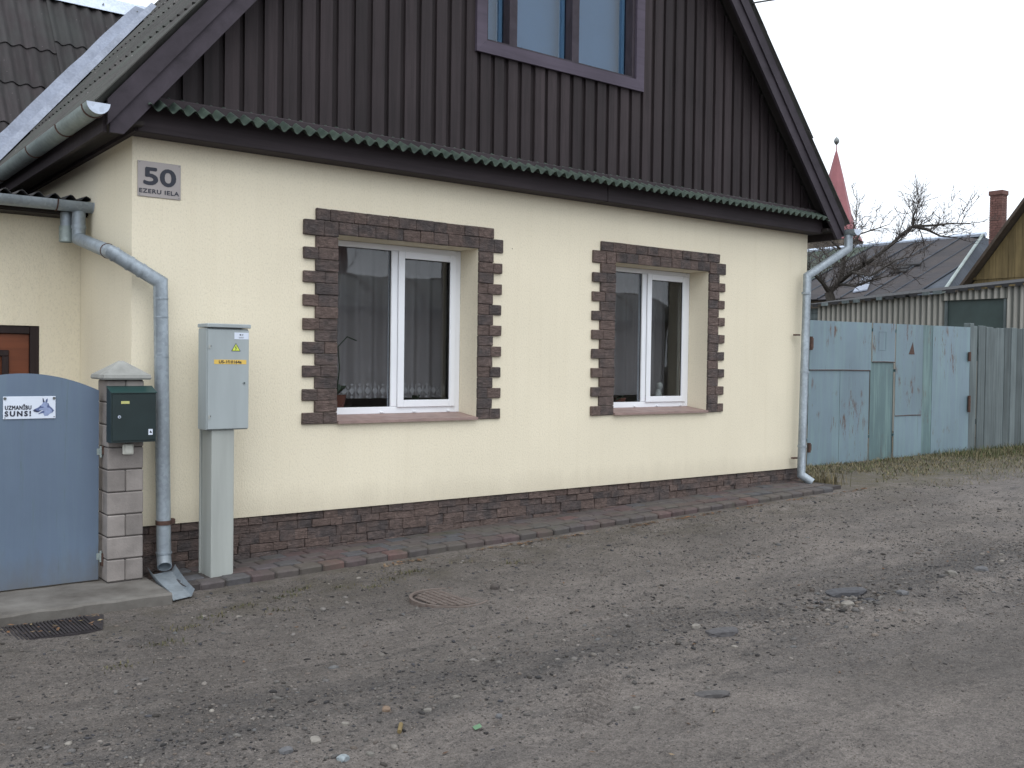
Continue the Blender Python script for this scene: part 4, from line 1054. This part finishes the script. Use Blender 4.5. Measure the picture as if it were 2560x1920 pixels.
MB().hexa([(SX-.10, .95, top(.95)+.02), (SX-.10, 6.6, top(6.6)+.02), (SX+3.2, 6.6, top(6.6)+.45), (SX+3.2, .95, top(.95)+.45), (SX-.10, .95, top(.95)+.05), (SX-.10, 6.6, top(6.6)+.05), (SX+3.2, 6.6, top(6.6)+.48), (SX+3.2, .95, top(.95)+.48)]).build('roof', 'tar', sh)
y = 1.0
while y < 6.5:
    b = MB().cbox(SX-.106, SX-.101, y, y+random.uniform(.12, .2), top(y)-.02+random.uniform(-.01, .01), top(y)+.045, .001); b.build('roof_tab', 'tar' if random.random() < .6 else 'fence', sh); y += .25
MB().box(SX+.06, SX+3.1, 6.41, 6.5, -.2, 2.3).build('wall', 'fence', sh); MB().box(SX+.06, SX+3.1, 1.16, 1.25, -.2, 2.5).build('wall', 'fence', sh); MB().box(SX+3.0, SX+3.1, 1.26, 6.40, -.2, 2.75).build('wall', 'fence', sh)

# wooden gable beyond the shed
wg = thing('wooden_house', 'old house with yellow-brown plank gable behind the shed', 'house', (26, 3.2, -.2))
GXw = 22.0; ridge_y = 3.0; rsl = 1.306; rkz = lambda y: 3.07+(6.1-y)*rsl if y > ridge_y else 3.07+(6.1-(2*ridge_y-y))*rsl
y = .0
while y < 6.05:
    wd = .155; y1 = min(y+wd, 6.06)
    if max(rkz(y), rkz(y1)) > .2:
        for (z0, z1) in ((-.2, 2.95+.35), (3.302, None)):
            a0, a1 = rkz(y)-.16, rkz(y1)-.16
            if z1 is not None: a0, a1 = min(a0, z1), min(a1, z1)
            if max(a0, a1) <= z0+.02: continue
            off = random.uniform(0, .012)-(.02 if z1 is None else 0)
            MB().prismx([(y+.003, z0), (y1-.003, z0), (y1-.003, max(a1, z0+.01)), (y+.003, max(a0, z0+.01))], GXw+off, GXw+off+.02).build('plank', 'gablewood', wg)
    y = y1
for s_ in (1, -1):
    e = ridge_y+s_*3.35; q = lambda d: [(ridge_y, rkz(ridge_y)+d), (e, rkz(e)+d)]
    (a, b_), (c, d_) = q(.0); 
    MB().hexa([(GXw-.28, a, b_+.0), (GXw+8, a, b_), (GXw+8, c, d_), (GXw-.28, c, d_), (GXw-.28, a, b_-.11), (GXw+8, a, b_-.11), (GXw+8, c, d_-.11), (GXw-.28, c, d_-.11)]).build('roof', 'gableedge', wg)
MB().box(GXw+.04, GXw+8, .2, 5.9, -.2, 3.0).build('wall', 'oldwall', wg)

# old house with hipped tin roof and brick chimney
oh = thing('old_house', 'old house with patched dark hipped roof and tall brick chimney', 'house', (32, 12, -.2))
e0, e1, r_x, r_z, e_z = 26.0, 38.0, 32.0, 5.735, 3.31; yA, yB, yr0 = 8.8, 21.0, 10.7
MB().box(e0+.3, e1-.3, yA+.3, yB-.3, -.2, e_z-.02).build('wall', 'oldwall', oh)
n = 14
for k in range(n):
    y0 = yA+(yB-yA)*k/n; y1 = yA+(yB-yA)*(k+1)/n; j = random.uniform(-.01, .02)
    def rp(y):  # how far up the slope the hip lets this y go
        return 1.0 if y >= yr0 else (y-yA)/(yr0-yA)
    P = lambda y, t: Vector((e0+(r_x-e0)*t, y, e_z+(r_z-e_z)*t+.02))
    t0, t1 = rp(y0), rp(y1); nn = Vector((-(r_z-e_z), 0, r_x-e0)).normalized()*j
    b = MB(); pts = [P(y0, 0)+nn, P(y1-.02, 0)+nn, P(y1-.02, t1)+nn, P(y0, max(t0, .002))+nn]
    b.hexa(pts+[p+Vector((0, 0, -.03)) for p in pts]); m_ = 'tin_moss' if y0 > 14.2 else ('tin_blue' if y0 < 9.6 else 'tin_dark')
    o = b.build('roof_sheet', m_, oh)
    MB().tube([P(y1-.01, 0)+Vector((0, 0, .03)), P(y1-.01, t1)+Vector((0, 0, .03))], .025, 5).build('seam', 'tin_blue', o)
hp = [(e0, yA, e_z), (e1, yA, e_z), (r_x, yr0, r_z)]
MB().add([*hp, *[(x, y, z-.05) for x, y, z in hp]], [(0, 1, 2), (5, 4, 3), (0, 3, 4, 1), (1, 4, 5, 2), (2, 5, 3, 0)]).build('hip_roof', 'tin_blue', oh)
MB().hexa([(r_x, yr0, r_z), (r_x, yB, r_z), (e1, yB, e_z), (e1, yA, e_z), (r_x, yr0, r_z-.05), (r_x, yB, r_z-.05), (e1, yB, e_z-.05), (e1, yA, e_z-.05)]).build('rear_roof', 'tin_dark', oh)
MB().tube([(r_x, yr0-.1, r_z+.04), (r_x, yB, r_z+.04)], .09, 6).build('ridge_cap', 'galv_new', oh)
MB().tube([(e0, yA, e_z+.05), (r_x, yr0, r_z+.05)], .05, 6).build('hip_cap', 'galv_old', oh)
pt = lambda y, t, h=.06: (e0+(r_x-e0)*t, y, e_z+(r_z-e_z)*t+h)
qp = [(28.143, 12.825, 4.176), (28.032, 12.419, 4.131), (26.541, 11.663, 3.529), (26.376, 12.079, 3.462)]
MB().hexa([(x, y, z+.05) for x, y, z in qp]+[(x, y, z+.09) for x, y, z in qp]).build('roof_patch', 'galv_valley', oh)
for a, t in ((11.6, .36), (11.75, .42), (11.5, .47)):
    MB().hexa([pt(a-.3, t, .07), pt(a+.3, t, .07), pt(a+.3, t+.03, .07), pt(a-.3, t+.03, .07), pt(a-.3, t, .12), pt(a+.3, t, .12), pt(a+.3, t+.03, .12), pt(a-.3, t+.03, .12)]).build('loose_batten', 'tar', oh)
ch = MB(); kx0, kx1, ky0, ky1 = 29.9, 30.26, 9.04, 9.44
cho = MB().box(kx0+.02, kx1-.02, ky0+.02, ky1-.02, 3.0, 6.86).build('chimney', 'mortar', oh)
z = 3.4; bh = .078; row = 0
while z < 6.68:
    o_ = .25 if row % 2 else .5
    for (lo_, hi_, axis) in ((ky0, ky1, 'y'), (kx0, kx1, 'x')):
        cuts = [lo_, lo_+(hi_-lo_)*(.33 if row % 2 else .5), lo_+(hi_-lo_)*(.75 if row % 2 else .999), hi_]
        for a, b_ in zip(cuts[:-1], cuts[1:]):
            if b_-a < .05: continue
            q = MB()
            if axis == 'y': q.box(kx0, kx0+.0195, a+.005, b_-.005, z+.005, z+bh-.004)
            else: q.box(max(a+.005, kx0+.0205), b_-.005, ky0, ky0+.0195, z+.005, z+bh-.004)
            q.build('brick', 'brick', cho)
    z += bh; row += 1
MB().cbox(kx0-.03, kx1+.03, ky0-.03, ky1+.03, 6.72, 6.87, .012).build('chimney_cap', 'brick', cho)

# church spire far behind
chs = thing('church', 'distant church with slender red spire and ball finial', 'church', (111.4, 71, -.2))
scx, scy = 111.37, 71.05
def octa(levels, mat, name, n=8):
    vs_ = []
    for r_, z in levels: vs_ += [(scx+r_*math.cos(2*math.pi*(i+.5)/n+.35), scy+r_*math.sin(2*math.pi*(i+.5)/n+.35), z) for i in range(n)]
    fs = [(k*n+i, k*n+(i+1) % n, (k+1)*n+(i+1) % n, (k+1)*n+i) for k in range(len(levels)-1) for i in range(n)]+[tuple(range(n))[::-1], tuple(range(len(vs_)-n, len(vs_)))]
    return MB().add(vs_, fs).build(name, mat, chs)
sp = octa([(3.6, 17.6), (2.6, 19.5), (2.1, 21.2), (1.05, 25.8), (.28, 28.9), (.07, 29.6), (.05, 30.9)], 'spire', 'spire')
MB().tube([(scx, scy, 30.3), (scx, scy, 30.55), (scx, scy, 30.8), (scx, scy, 31.1), (scx, scy, 31.35)], [.05, .28, .38, .28, .05], 12).build('ball', 'screw', sp, True)
MB().tube([(scx, scy, 31.3), (scx, scy, 32.4)], .025, 6).build('rod', 'screw', sp)
MB().box(scx-2.6, scx+2.6, scy-2.6, scy+2.6, -.2, 17.6).build('tower', 'oldwall', chs)
MB().prismx([(scy-5, -.2), (scy+5, -.2), (scy+5, 7), (scy, 13), (scy-5, 7)], scx+2.6, scx+26).build('nave', 'oldwall', chs)

# ================================================================== TREES
def tree(name, label, base, limbs, twig_n, seed, twig_len=.9, reach=None, r0=.13):
    rd = random.Random(seed); t = thing(name, label, 'tree', base)
    tb = MB(); tw = MB(); tips = []
    for k, (path, ra, rb) in enumerate(limbs):
        n = len(path); rs = [ra+(rb-ra)*i/(n-1) for i in range(n)]
        if k == 0: tb.tube(path, rs, 8); tb.build('trunk', 'bark', t, True)
        else: MB().tube(path, rs, 6).build('limb', 'bark', t, True)
        for i in range(1, n):
            for _ in range(twig_n):
                f = rd.random(); q = Vector(path[i-1]).lerp(Vector(path[i]), f); d = (Vector(path[i])-Vector(path[i-1])).normalized()
                if k == 0 and i < n-1: continue
                tips.append((q, d, (rs[i]*.6)))
    def grow(q, d, r_, L, lev):
        P = [q]; dd = d.copy()
        for s in range(4):
            dd = (dd+Vector((rd.uniform(-.35, .35), rd.uniform(-.35, .35), rd.uniform(-.22, .34)))).normalized(); P.append(P[-1]+dd*L/4)
        tw.tube(P, [r_*(1-.2*i) for i in range(5)], 3, cap=False)
        if lev > 0:
            for s in range(1, 5):
                for _ in range(rd.choice((1, 2, 2, 3)) if lev > 1 else rd.choice((1, 1, 2))):
                    nd = (dd+Vector((rd.uniform(-1, 1), rd.uniform(-1, 1), rd.uniform(-.6, .9)))).normalized()
                    grow(P[s], nd, r_*.58, L*rd.uniform(.35, .6), lev-1)
    for q, d, r_ in tips:
        dv_ = (d+Vector((rd.uniform(-1, 1), rd.uniform(-1, 1), rd.uniform(-.5, .9)))).normalized()
        grow(q, dv_, max(.012, min(r_, .018)), twig_len*rd.uniform(.5, 1.1), 2)
    c = tw.build('crown', 'twig', t, fix=False); return t
def dep(px, py, d): # points on the tree, measured from the photograph at the tree's own distance
    return CAM+d*(fw+(px-1280)/2461.49*r2-(py-960)/2461.49*u2)
TD = 25.5
B0 = dep(2078, 752, TD); bz = Vector((B0.x+.1, B0.y, -.18))
tp = lambda *a: [tuple(dep(x, y, TD+dd)) for x, y, dd in a]
limbs = [([tuple(bz), tuple((bz+B0)/2+Vector((.05, 0, 0)))]+tp((2078, 752, 0), (2072, 730, 0)),   .16, .11),
         (tp((2072, 730, 0), (2055, 705, -.3), (2030, 680, -.7), (1990, 650, -1.2)), .07, .02),
         (tp((2072, 730, 0), (2094, 710, .2), (2108, 670, .3), (2110, 630, .2), (2120, 600, 0)), .085, .035),
         (tp((2094, 710, .2), (2130, 680, -.6), (2180, 650, -1.0), (2230, 610, -1.4), (2255, 585, -1.5), (2282, 566, -1.6)), .060, .034),
         (tp((2282, 566, -1.6), (2283, 540, -1.6), (2288, 530, -1.6), (2296, 508, -1.6)), .030, .009),
         (tp((2282, 566, -1.6), (2320, 575, -1.3), (2350, 590, -1.2), (2400, 595, -1.1)), .04, .012),
         (tp((2282, 566, -1.6), (2340, 563, -1.9), (2385, 558, -2.0), (2425, 560, -2.1)), .035, .010),
         (tp((2110, 630, .2), (2150, 585, .5), (2190, 572, .8), (2225, 560, 1.0)), .032, .010),
         (tp((2120, 600, 0), (2140, 560, .2), (2142, 510, .2)), .03, .009),
         (tp((2108, 670, .3), (2150, 660, .8), (2210, 665, 1.0), (2260, 680, 1.0)), .032, .010),
         (tp((2108, 670, .3), (2070, 640, 1.0), (2040, 610, 1.4)), .045, .014),
         (tp((2094, 710, .2), (2140, 715, -.8), (2180, 700, -1.2), (2220, 690, -1.3)), .04, .012),
         (tp((2110, 630, .2), (2075, 600, -.5), (2040, 580, -.8)), .035, .012),
         (tp((2130, 680, -.6), (2175, 690, -1.6), (2240, 650, -1.8), (2280, 640, -2.0)), .035, .010)]
tree('apple_tree', 'bare gnarled apple tree standing behind the shed', tuple(bz), limbs, 3, 11, .74)

# ================================================================== ACROSS THE ROAD (mirrored in the windows)
bg_ = thing('barrel_roof_garage', 'low brown garage with pale barrel roof across the road', 'garage', (13, -18, -.3))
MB().box(6.5, 24, -21.5, -17.5, -.3, 2.62).build('wall', 'oldwall', bg_)
n = 14; vs_ = []
for x in (6.3, 24.2):
    for i in range(n+1):
        a = math.pi*i/n; vs_.append((x, -19.5-2.25*math.cos(a), 2.63+1.05*math.sin(a)))
MB().add(vs_, [(i, i+1, n+2+i, n+1+i) for i in range(n)]+[tuple(range(n+1)), tuple(range(n+1, 2*n+2))]).build('barrel_roof', 'barrel', bg_, True)
for k in range(11):
    P = [(6.8+1.7*k, -19.5-2.28*math.cos(math.pi*i/n), 2.63+1.08*math.sin(math.pi*i/n)) for i in range(n+1)]
    MB().tube(P, .035, 5).build('roof_rib', 'oldwall', bg_)
MB().box(13.4, 14.0, -23.4, -22.8, -.3, 5.6).build('chimney', 'brick', bg_)
b0 = Vector((7.2, -13.2, -.3)); v = lambda *a: [tuple(b0+Vector(q)) for q in a]
tree('street_tree', 'bare tree across the road opposite the house', tuple(b0), [(v((0, 0, 0), (.05, 0, 1.6), (.1, .1, 3.0), (.1, .1, 4.2)), .18, .09), (v((.1, .1, 3.0), (1.2, .2, 3.9), (2.4, .1, 4.4), (3.4, 0, 4.2)), .08, .02), (v((.1, .1, 4.2), (.6, .3, 5.2), (1.4, .2, 6.0)), .08, .02), (v((.1, .1, 3.6), (-.9, 0, 4.6), (-1.7, .2, 5.4)), .07, .02)], 2, 9, 1.1)

cbl = MB(); P = []
a = Vector((5.80, -.31, 4.66)); b_ = Vector((16.5, -4.0, 8.6))
for i in range(13):
    t = i/12; q = a.lerp(b_, t); q.z -= .5*math.sin(math.pi*t)*.6; P.append(tuple(q))
o = cbl.tube(P, .008, 6).build('power_cable', 'cable', None, True, loc=tuple(a)); setp(o, 'thin black power cable running from the gable edge', 'cable')

# ================================================================== PLANTS AND ORNAMENTS ON THE INNER SILLS
def pot(name, label, x, y, z, r, h, mat, seed, leaves, ll, up_):
    rd = random.Random(seed); t = thing(name, label, 'pot plant', (x, y, z))
    MB().tube([(x, y, z+.001), (x, y, z+h*.85), (x, y, z+h)], [r*.75, r, r*1.05], 14).build('pot', mat, t, True)
    for k in range(leaves):
        a = rd.uniform(0, 6.28); e = rd.uniform(*up_); L = ll*rd.uniform(.6, 1.1); wv = L*.22
        d = Vector((math.cos(a)*math.cos(e), math.sin(a)*math.cos(e)*.5, math.sin(e))); s_ = d.cross(Vector((0, 0, 1))).normalized()
        q = Vector((x, y, z+h)); P = [q+d*L*f+Vector((0, 0, -L*.5*f*f)) for f in (0, .35, .7, 1)]
        W_ = [.15, 1, .85, .05]; vs_ = []
        for p, ww in zip(P, W_): vs_ += [p-s_*wv*ww, p+s_*wv*ww]
        MB().add(vs_, [(2*i, 2*i+1, 2*i+3, 2*i+2) for i in range(3)]).build('leaf', 'leafg', t, True, fix=False)
    return t
pot('orchid_pot', 'orchid in a terracotta pot on the window sill beside the cabinet', 1.70, .41, .729, .075, .11, 'terracotta', 3, 7, .24, (.3, 1.2))
o = bpy.data.objects['orchid_pot']; MB().tube([(1.70, .41, .83), (1.72, .40, 1.05), (1.70, .39, 1.22), (1.78, .39, 1.30), (1.86, .38, 1.27)], .005, 5).build('stem', 'leafg', o)
pot('succulent_bowl', 'small succulent in a white bowl behind the opening sash', 2.44, .41, .729, .07, .045, 'pvc', 4, 11, .13, (.5, 1.4))
pot('violet_pot', 'dark leafy violet on the window sill nearest the old gate', 4.80, .41, .729, .055, .05, 'terracotta', 6, 12, .11, (.1, 1.0))
pot('violet_pot', 'dark leafy plant beside the white cat ornament', 5.16, .41, .729, .055, .05, 'terracotta', 8, 12, .11, (.1, 1.0))
ct = thing('cat_ornament', 'white china animal ornament on the window sill', 'ornament', (5.33, .41, .729))
MB().tube([(5.33, .41, .73), (5.33, .41, .78), (5.33, .41, .84), (5.335, .405, .875)], [.035, .042, .03, .02], 12).build('body', 'bell', ct, True)
MB().tube([(5.335, .40, .86), (5.335, .398, .885), (5.335, .398, .915), (5.335, .398, .93)], [.02, .034, .030, .012], 12).build('head', 'bell', ct, True)

# ================================================================== SCATTER ON THE ROAD
ico = bmesh.new(); bmesh.ops.create_icosphere(ico, subdivisions=1, radius=1); ico.verts.index_update()
IV = np.array([v.co[:] for v in ico.verts]); IF = np.array([[v.index for v in f.verts] for f in ico.faces]); ico.free()
def scatter(name, X, Y, S, flat_, elong, cols, label, sink=.35):
    n = len(X); k = len(IV); V = IV[None]*(1+.35*(rng.random((n, k, 1))-.5))
    sx = S*elong; sy = S/np.sqrt(elong); sz = S*flat_
    V = V*np.stack([sx, sy, sz], -1)[:, None, :]
    a = rng.random(n)*6.283; ca, sa = np.cos(a)[:, None], np.sin(a)[:, None]
    x = V[..., 0]*ca-V[..., 1]*sa; y = V[..., 0]*sa+V[..., 1]*ca
    tl = (rng.random((n, 1))-.5)*.5
    z = V[..., 2]+x*tl*.4
    Z = zg(X, Y); P = np.stack([x+X[:, None], y+Y[:, None], z+(Z+sz*(1-sink*2))[:, None]], -1).reshape(-1, 3)
    F = (IF[None]+(np.arange(n)*k)[:, None, None]).reshape(-1, 3)
    C = np.repeat(cols, k, 0)
    o = np_mesh(name, P, F, 'pebble', C, smooth=False); setp(o, label, None, None, 'stuff'); return o
def pick(pal, n):
    pal = np.array(pal); c = pal[rng.integers(0, len(pal), n)]; return c*(.75+.5*rng.random((n, 1)))
def road_pts(n, x0, x1, y0, y1, dens=None):
    X = rng.uniform(x0, x1, n*6); Y = rng.uniform(y0, y1, n*6)
    keep = np.ones(len(X), bool)
    keep &= ~((X < .06) & (Y > -.80)); keep &= ~((X > -.1) & (Y > -.60-.012*np.clip(X-2, 0, 9)))
    keep &= ~((np.hypot(X-1.40, Y+1.66) < .22)); keep &= ~((np.abs(-(X-.70)*.614+(Y+3.62)*.789) < .10) & (X > .68) & (X < 1.26) & (Y < -3.1) & (rng.random(len(X)) < .85)); keep &= ~((X < -.38) & (Y > -1.08))
    if dens is not None: keep &= rng.random(len(X)) < dens(X, Y)
    return X[keep][:n], Y[keep][:n]
band = lambda X, Y: np.clip(.10+.10*np.clip((Y+.07*X+3.3)*1.5, -1, 1)+1.0*np.exp(-((Y+.07*X+2.95)/.38)**2)*(fbm(X, Y, .9, 3)+.55)+.5*np.clip(fbm(X, Y, 1.6, 3)-.02, 0, 1), 0, 1)
GREY = [(.115, .108, .10), (.09, .085, .082), (.14, .13, .12), (.10, .085, .075), (.165, .15, .135), (.12, .10, .085)]
DARK = [(.035, .034, .035), (.028, .026, .026), (.045, .040, .036), (.05, .05, .055)]
X, Y = road_pts(14000, -1.6, 7.5, -5.1, -.5, band); n = len(X)
S = np.clip(.0026*np.exp(rng.normal(.25, .55, n)), .0015, .016)
scatter('gravel', X, Y, S, .55+.2*rng.random(n), 1+.6*rng.random(n), pick(GREY+[(.085, .08, .075)]*4, n), 'loose gravel strewn over the dirt road')
X, Y = road_pts(15000, -1.6, 8.5, -5.1, -.5, band); n = len(X)
S = np.clip(.0026*np.exp(rng.normal(.2, .55, n)), .0015, .016)
scatter('dark_crumbs', X, Y, S, .40+.25*rng.random(n), 1+.9*rng.random(n), pick(DARK, n), 'dark crumbs of coal and asphalt on the dirt road', .3)
X, Y = road_pts(520, -1.5, 7, -5.0, -.6, band); n = len(X)
S = np.clip(.011*np.exp(rng.normal(0, .35, n)), .006, .024)
scatter('pebbles', X, Y, S, .5+.15*rng.random(n), 1+.5*rng.random(n), pick(GREY+[(.19, .175, .155), (.10, .10, .10)], n), 'pebbles half sunk in the dirt road', .45)
n = 26000; X, Y = road_pts(n, -1.6, 6.0, -5.1, -.6, lambda X, Y: np.clip(.55+2.2*fbm(X, Y, 1.1, 3), .1, 1)); n = len(X)
S = np.clip(.0024*np.exp(rng.normal(.15, .4, n)), .0015, .007)
scatter('grit', X, Y, S, .6+.3*rng.random(n), 1+.4*rng.random(n), pick([(.125, .108, .096), (.10, .088, .08), (.15, .13, .115), (.075, .067, .062)], n), 'fine grit bound into the dirt road', .3)
# rubble in the pothole
n = 140; X = rng.normal(3.33, .26, n); Y = rng.normal(-3.14, .09, n)
scatter('rubble', X, Y, np.clip(.012*np.exp(rng.normal(0, .4, n)), .006, .03), .5+.2*rng.random(n), 1+.6*rng.random(n), pick(GREY+DARK, n), 'broken rubble filling a pothole in the road', .3)

def rock(name, x, y, s, col, label, cat='stone', group=None, sq=(1, .8, .55), rz=0, seed=1):
    rd = random.Random(seed); bm = bmesh.new(); bmesh.ops.create_icosphere(bm, subdivisions=2, radius=1)
    for v_ in bm.verts:
        f = 1+rd.uniform(-.13, .13); c = v_.co*f
        for q in (0, 1, 2): c[q] = max(-.80, min(.80, c[q]))*sq[q]*s
        v_.co = c
    me = bpy.data.meshes.new(name); bm.to_mesh(me); bm.free()
    me.materials.append(plain(name+'_surface', col, .85, .3, 40, bump=.5, bs=120))
    o = bpy.data.objects.new(name, me); COL.objects.link(o); o.location = (x, y, zgs(x, y)+s*sq[2]*.22); o.rotation_euler = (rd.uniform(-.1, .1), rd.uniform(-.1, .1), rz)
    return setp(o, label, cat, group)
rock('stone', -.212, -3.344, .030, (.22, .25, .265), 'pale bluish stone at the road edge, largest of its kind', seed=2, rz=.4)
rock('stone', .169, -3.013, .027, (.17, .12, .085), 'smooth orange-brown stone in the dark gravel streak', seed=3, rz=1)
GL = ['dark grey stone beside the pale bluish stone', 'pale grey stone just behind the bluish stone', 'grey pebble-stone between the wood stub and the green shard', 'dark grey stone beyond the green shard', 'light stone between the orange-brown stone and the wood stub',
      'grey stone at the end of the tyre print', 'dark stone on the street side of the pothole', 'light stone in the middle of the pothole rubble', 'grey stone on the gravel crest beyond the pothole', 'large dark stone farthest along the gravel crest', 'light stone beside the flat asphalt crust', 'small grey stone between the bluish stone and the tyre print']
for i, (x, y, s) in enumerate(((-.363, -3.177, .033), (-.226, -3.147, .032), (.30, -3.13, .022), (.52, -3.34, .022), (-.05, -3.06, .02), (1.05, -3.62, .022), (3.62, -3.32, .045), (3.20, -3.22, .05), (4.35, -3.24, .05), (4.62, -3.30, .055), (2.06, -3.05, .035), (-.10, -3.35, .022))):
    rock('stone', x, y, s, ((.10, .10, .105), (.19, .175, .155), (.15, .14, .125))[i % 3], GL[i], group='loose stones on the road', seed=10+i, rz=i*1.3, sq=(1, .75, .5))
rock('asphalt_chunk', 3.47, -3.02, .115, (.060, .060, .066), 'long dark slab of asphalt beside the pothole', 'asphalt chunk', sq=(1.5, .6, .28), rz=-.5, seed=31)
rock('asphalt_chunk', 2.10, -3.20, .085, (.075, .072, .075), 'flat grey asphalt crust lying before the pothole', 'asphalt chunk', sq=(1.3, .7, .3), rz=-.3, seed=32)
rock('asphalt_chunk', 1.403, -3.732, .065, (.070, .066, .066), 'thin asphalt crust beside the tyre print', 'asphalt chunk', sq=(1.5, .7, .22), rz=-.6, seed=33)
rock('brick_fragment', 1.747, -1.657, .042, (.060, .050, .045), 'square dark brick fragment near the manhole cover', 'brick fragment', sq=(1, .8, .7), rz=.7, seed=34)
o = MB().tube([(.09, -3.25, zgs(.09, -3.25)+.010), (.125, -3.205, zgs(.125, -3.205)+.012)], .009, 8).build('wood_stub', 'gablewood', None, loc=(.107, -3.227, -.36)); setp(o, 'short pale stub of wood in the dark gravel', 'wood stub')
o = MB().add([(.345, -3.415, zgs(.36, -3.40)+.006), (.375, -3.42, zgs(.36, -3.40)+.014), (.385, -3.39, zgs(.36, -3.40)+.016), (.355, -3.38, zgs(.36, -3.40)+.007), (.36, -3.40, zgs(.36, -3.40)+.003)], [(0, 1, 4), (1, 2, 4), (2, 3, 4), (3, 0, 4), (0, 3, 2, 1)]).build('bottle_shard', plain('shard_green', (.12, .22, .13), .4, .2, 20), None, loc=(.36, -3.4, -.36)); setp(o, 'small green shard lying by the pebbles on the road', 'shard')

# twigs, leaf litter
def leaves(n, fx, fy, pal, size, label, name, lift=.004):
    X = fx(n); Y = fy(n, X); a = rng.random(n)*6.28; S = size*(.5+rng.random(n)); Z = zg(X, Y)+lift
    l4 = np.array([(-1, 0), (-.1, -.42), (1, 0), (.1, .42)]); P = np.zeros((n, 4, 3))
    for k in range(4):
        x, y = l4[k]*1.0; P[:, k, 0] = X+S*(x*np.cos(a)-y*np.sin(a)); P[:, k, 1] = Y+S*(x*np.sin(a)+y*np.cos(a)); P[:, k, 2] = Z+S*rng.uniform(-.05, .45, n)
    F = np.arange(4*n).reshape(n, 4); C = np.repeat(pick(pal, n), 4, 0)
    o = np_mesh(name, P.reshape(-1, 3), F, 'leaf', C, smooth=False); setp(o, label, None, None, 'stuff')
BRN = [(.11, .062, .038), (.14, .085, .050), (.08, .050, .035), (.17, .125, .08), (.17, .09, .045)]
kx = np.array([1.75, 2.6, 2.85, 3.3, 4.1, 4.6, 4.9, 5.6, 6.3, 7.0, 7.3])
def kedge(n, X): return -.575-.012*np.clip(X-2, 0, 9)-np.abs(rng.normal(0, .035, n))
leaves(420, lambda n: kx[rng.integers(0, len(kx), n)]+rng.normal(0, .12, n), kedge, BRN, .016, 'fallen brown leaves gathered along the kerb', 'leaf_litter')
leaves(160, lambda n: rng.uniform(-.4, 7, n), lambda n, X: rng.uniform(-4.2, -.7, n), BRN+[(.05, .045, .04)]*4, .011, 'single dead leaves and bark flakes on the road', 'road_litter')
leaves(60, lambda n: rng.uniform(-1.4, -.4, n), lambda n, X: rng.uniform(-1.0, -.75, n), BRN+[(.25, .19, .10)], .014, 'dead leaves lying on and round the rubber mat', 'mat_litter', .02)
# grass
def grass(name, X, Y, hgt, pal, label, lean=.5):
    n = len(X); Z = zg(X, Y)-.004; a = rng.random(n)*6.28; h = hgt*(.45+.9*rng.random(n)); le = lean*(.3+rng.random(n)); wv = .0022+.0016*rng.random(n)
    dx, dy = np.cos(a), np.sin(a); P = np.zeros((n, 5, 3))
    for k, (t, ww, s_) in enumerate(((0, 1, -1), (0, 1, 1), (.6, .8, 1), (.6, .8, -1), (1, 0, 0))):
        off = h*le*t*t; P[:, k, 0] = X+dx*off-dy*wv*ww*s_; P[:, k, 1] = Y+dy*off+dx*wv*ww*s_; P[:, k, 2] = Z+h*t*np.sqrt(np.clip(1-(le*t*.6)**2, .1, 1))
    q = np.arange(n)[:, None]*5; F = np.concatenate([q+np.array([[0, 1, 2]]), q+np.array([[0, 2, 3]]), q+np.array([[3, 2, 4]])])
    o = np_mesh(name, P.reshape(-1, 3), F, 'grass', np.repeat(pick(pal, n), 5, 0), smooth=False); setp(o, label, None, None, 'stuff'); return o
STRAW = [(.18, .145, .080), (.13, .12, .06), (.10, .085, .05), (.20, .17, .10)]; GRN = [(.055, .075, .025), (.07, .09, .03), (.045, .06, .022)]
n = 16000; X = rng.uniform(7.15, 15.5, n); Y = .98-np.abs(rng.normal(0, .72, n))*np.clip((X-6.4)/1.6, .55, 1.25); k = (Y > -1.15) & (fbm(X, Y, 2.0, 3) > -.13-.12*(Y > .6)); X, Y = X[k], Y[k]
grass('verge_grass', X, Y, .050, STRAW*3+GRN, 'rough yellow-green grass verge before the old gate', 1.5)
n = 2500; X = rng.uniform(11.5, 16.5, n); Y = rng.uniform(.25, .95, n); grass('verge_grass', X, Y, .10, GRN*2+STRAW, 'taller green grass at the foot of the board fence', .7)
tu = [(.80, -.86), (1.02, -.95), (1.42, -.98), (1.52, -.82), (1.62, -.88), (.62, -.98), (-.05, -1.25), (-.25, -1.5), (.5, -1.22), (1.2, -1.08), (.35, -1.0), (.15, -1.1), (2.3, -1.1), (2.05, -.9), (-.55, -1.75)]
TX = []; TY = []
for (x, y) in tu:
    m_ = int(rng.integers(18, 70)); TX.append(rng.normal(x, .06, m_)); TY.append(rng.normal(y, .028, m_))
X = np.concatenate(TX); Y = np.concatenate(TY); k = Y < -.64; grass('grass_tufts', X[k], Y[k], .022, [(.060, .066, .030), (.09, .08, .04), (.11, .095, .05)], 'small tufts of trodden grass between the paving and the road', .9)
n = 260; X = rng.normal(7.32, .10, n); Y = rng.normal(-.15, .12, n); grass('dry_weeds', X, Y, .16, STRAW, 'tuft of dry pale stalks beside the downpipe outlet', .8)
print('objects', len(bpy.data.objects))
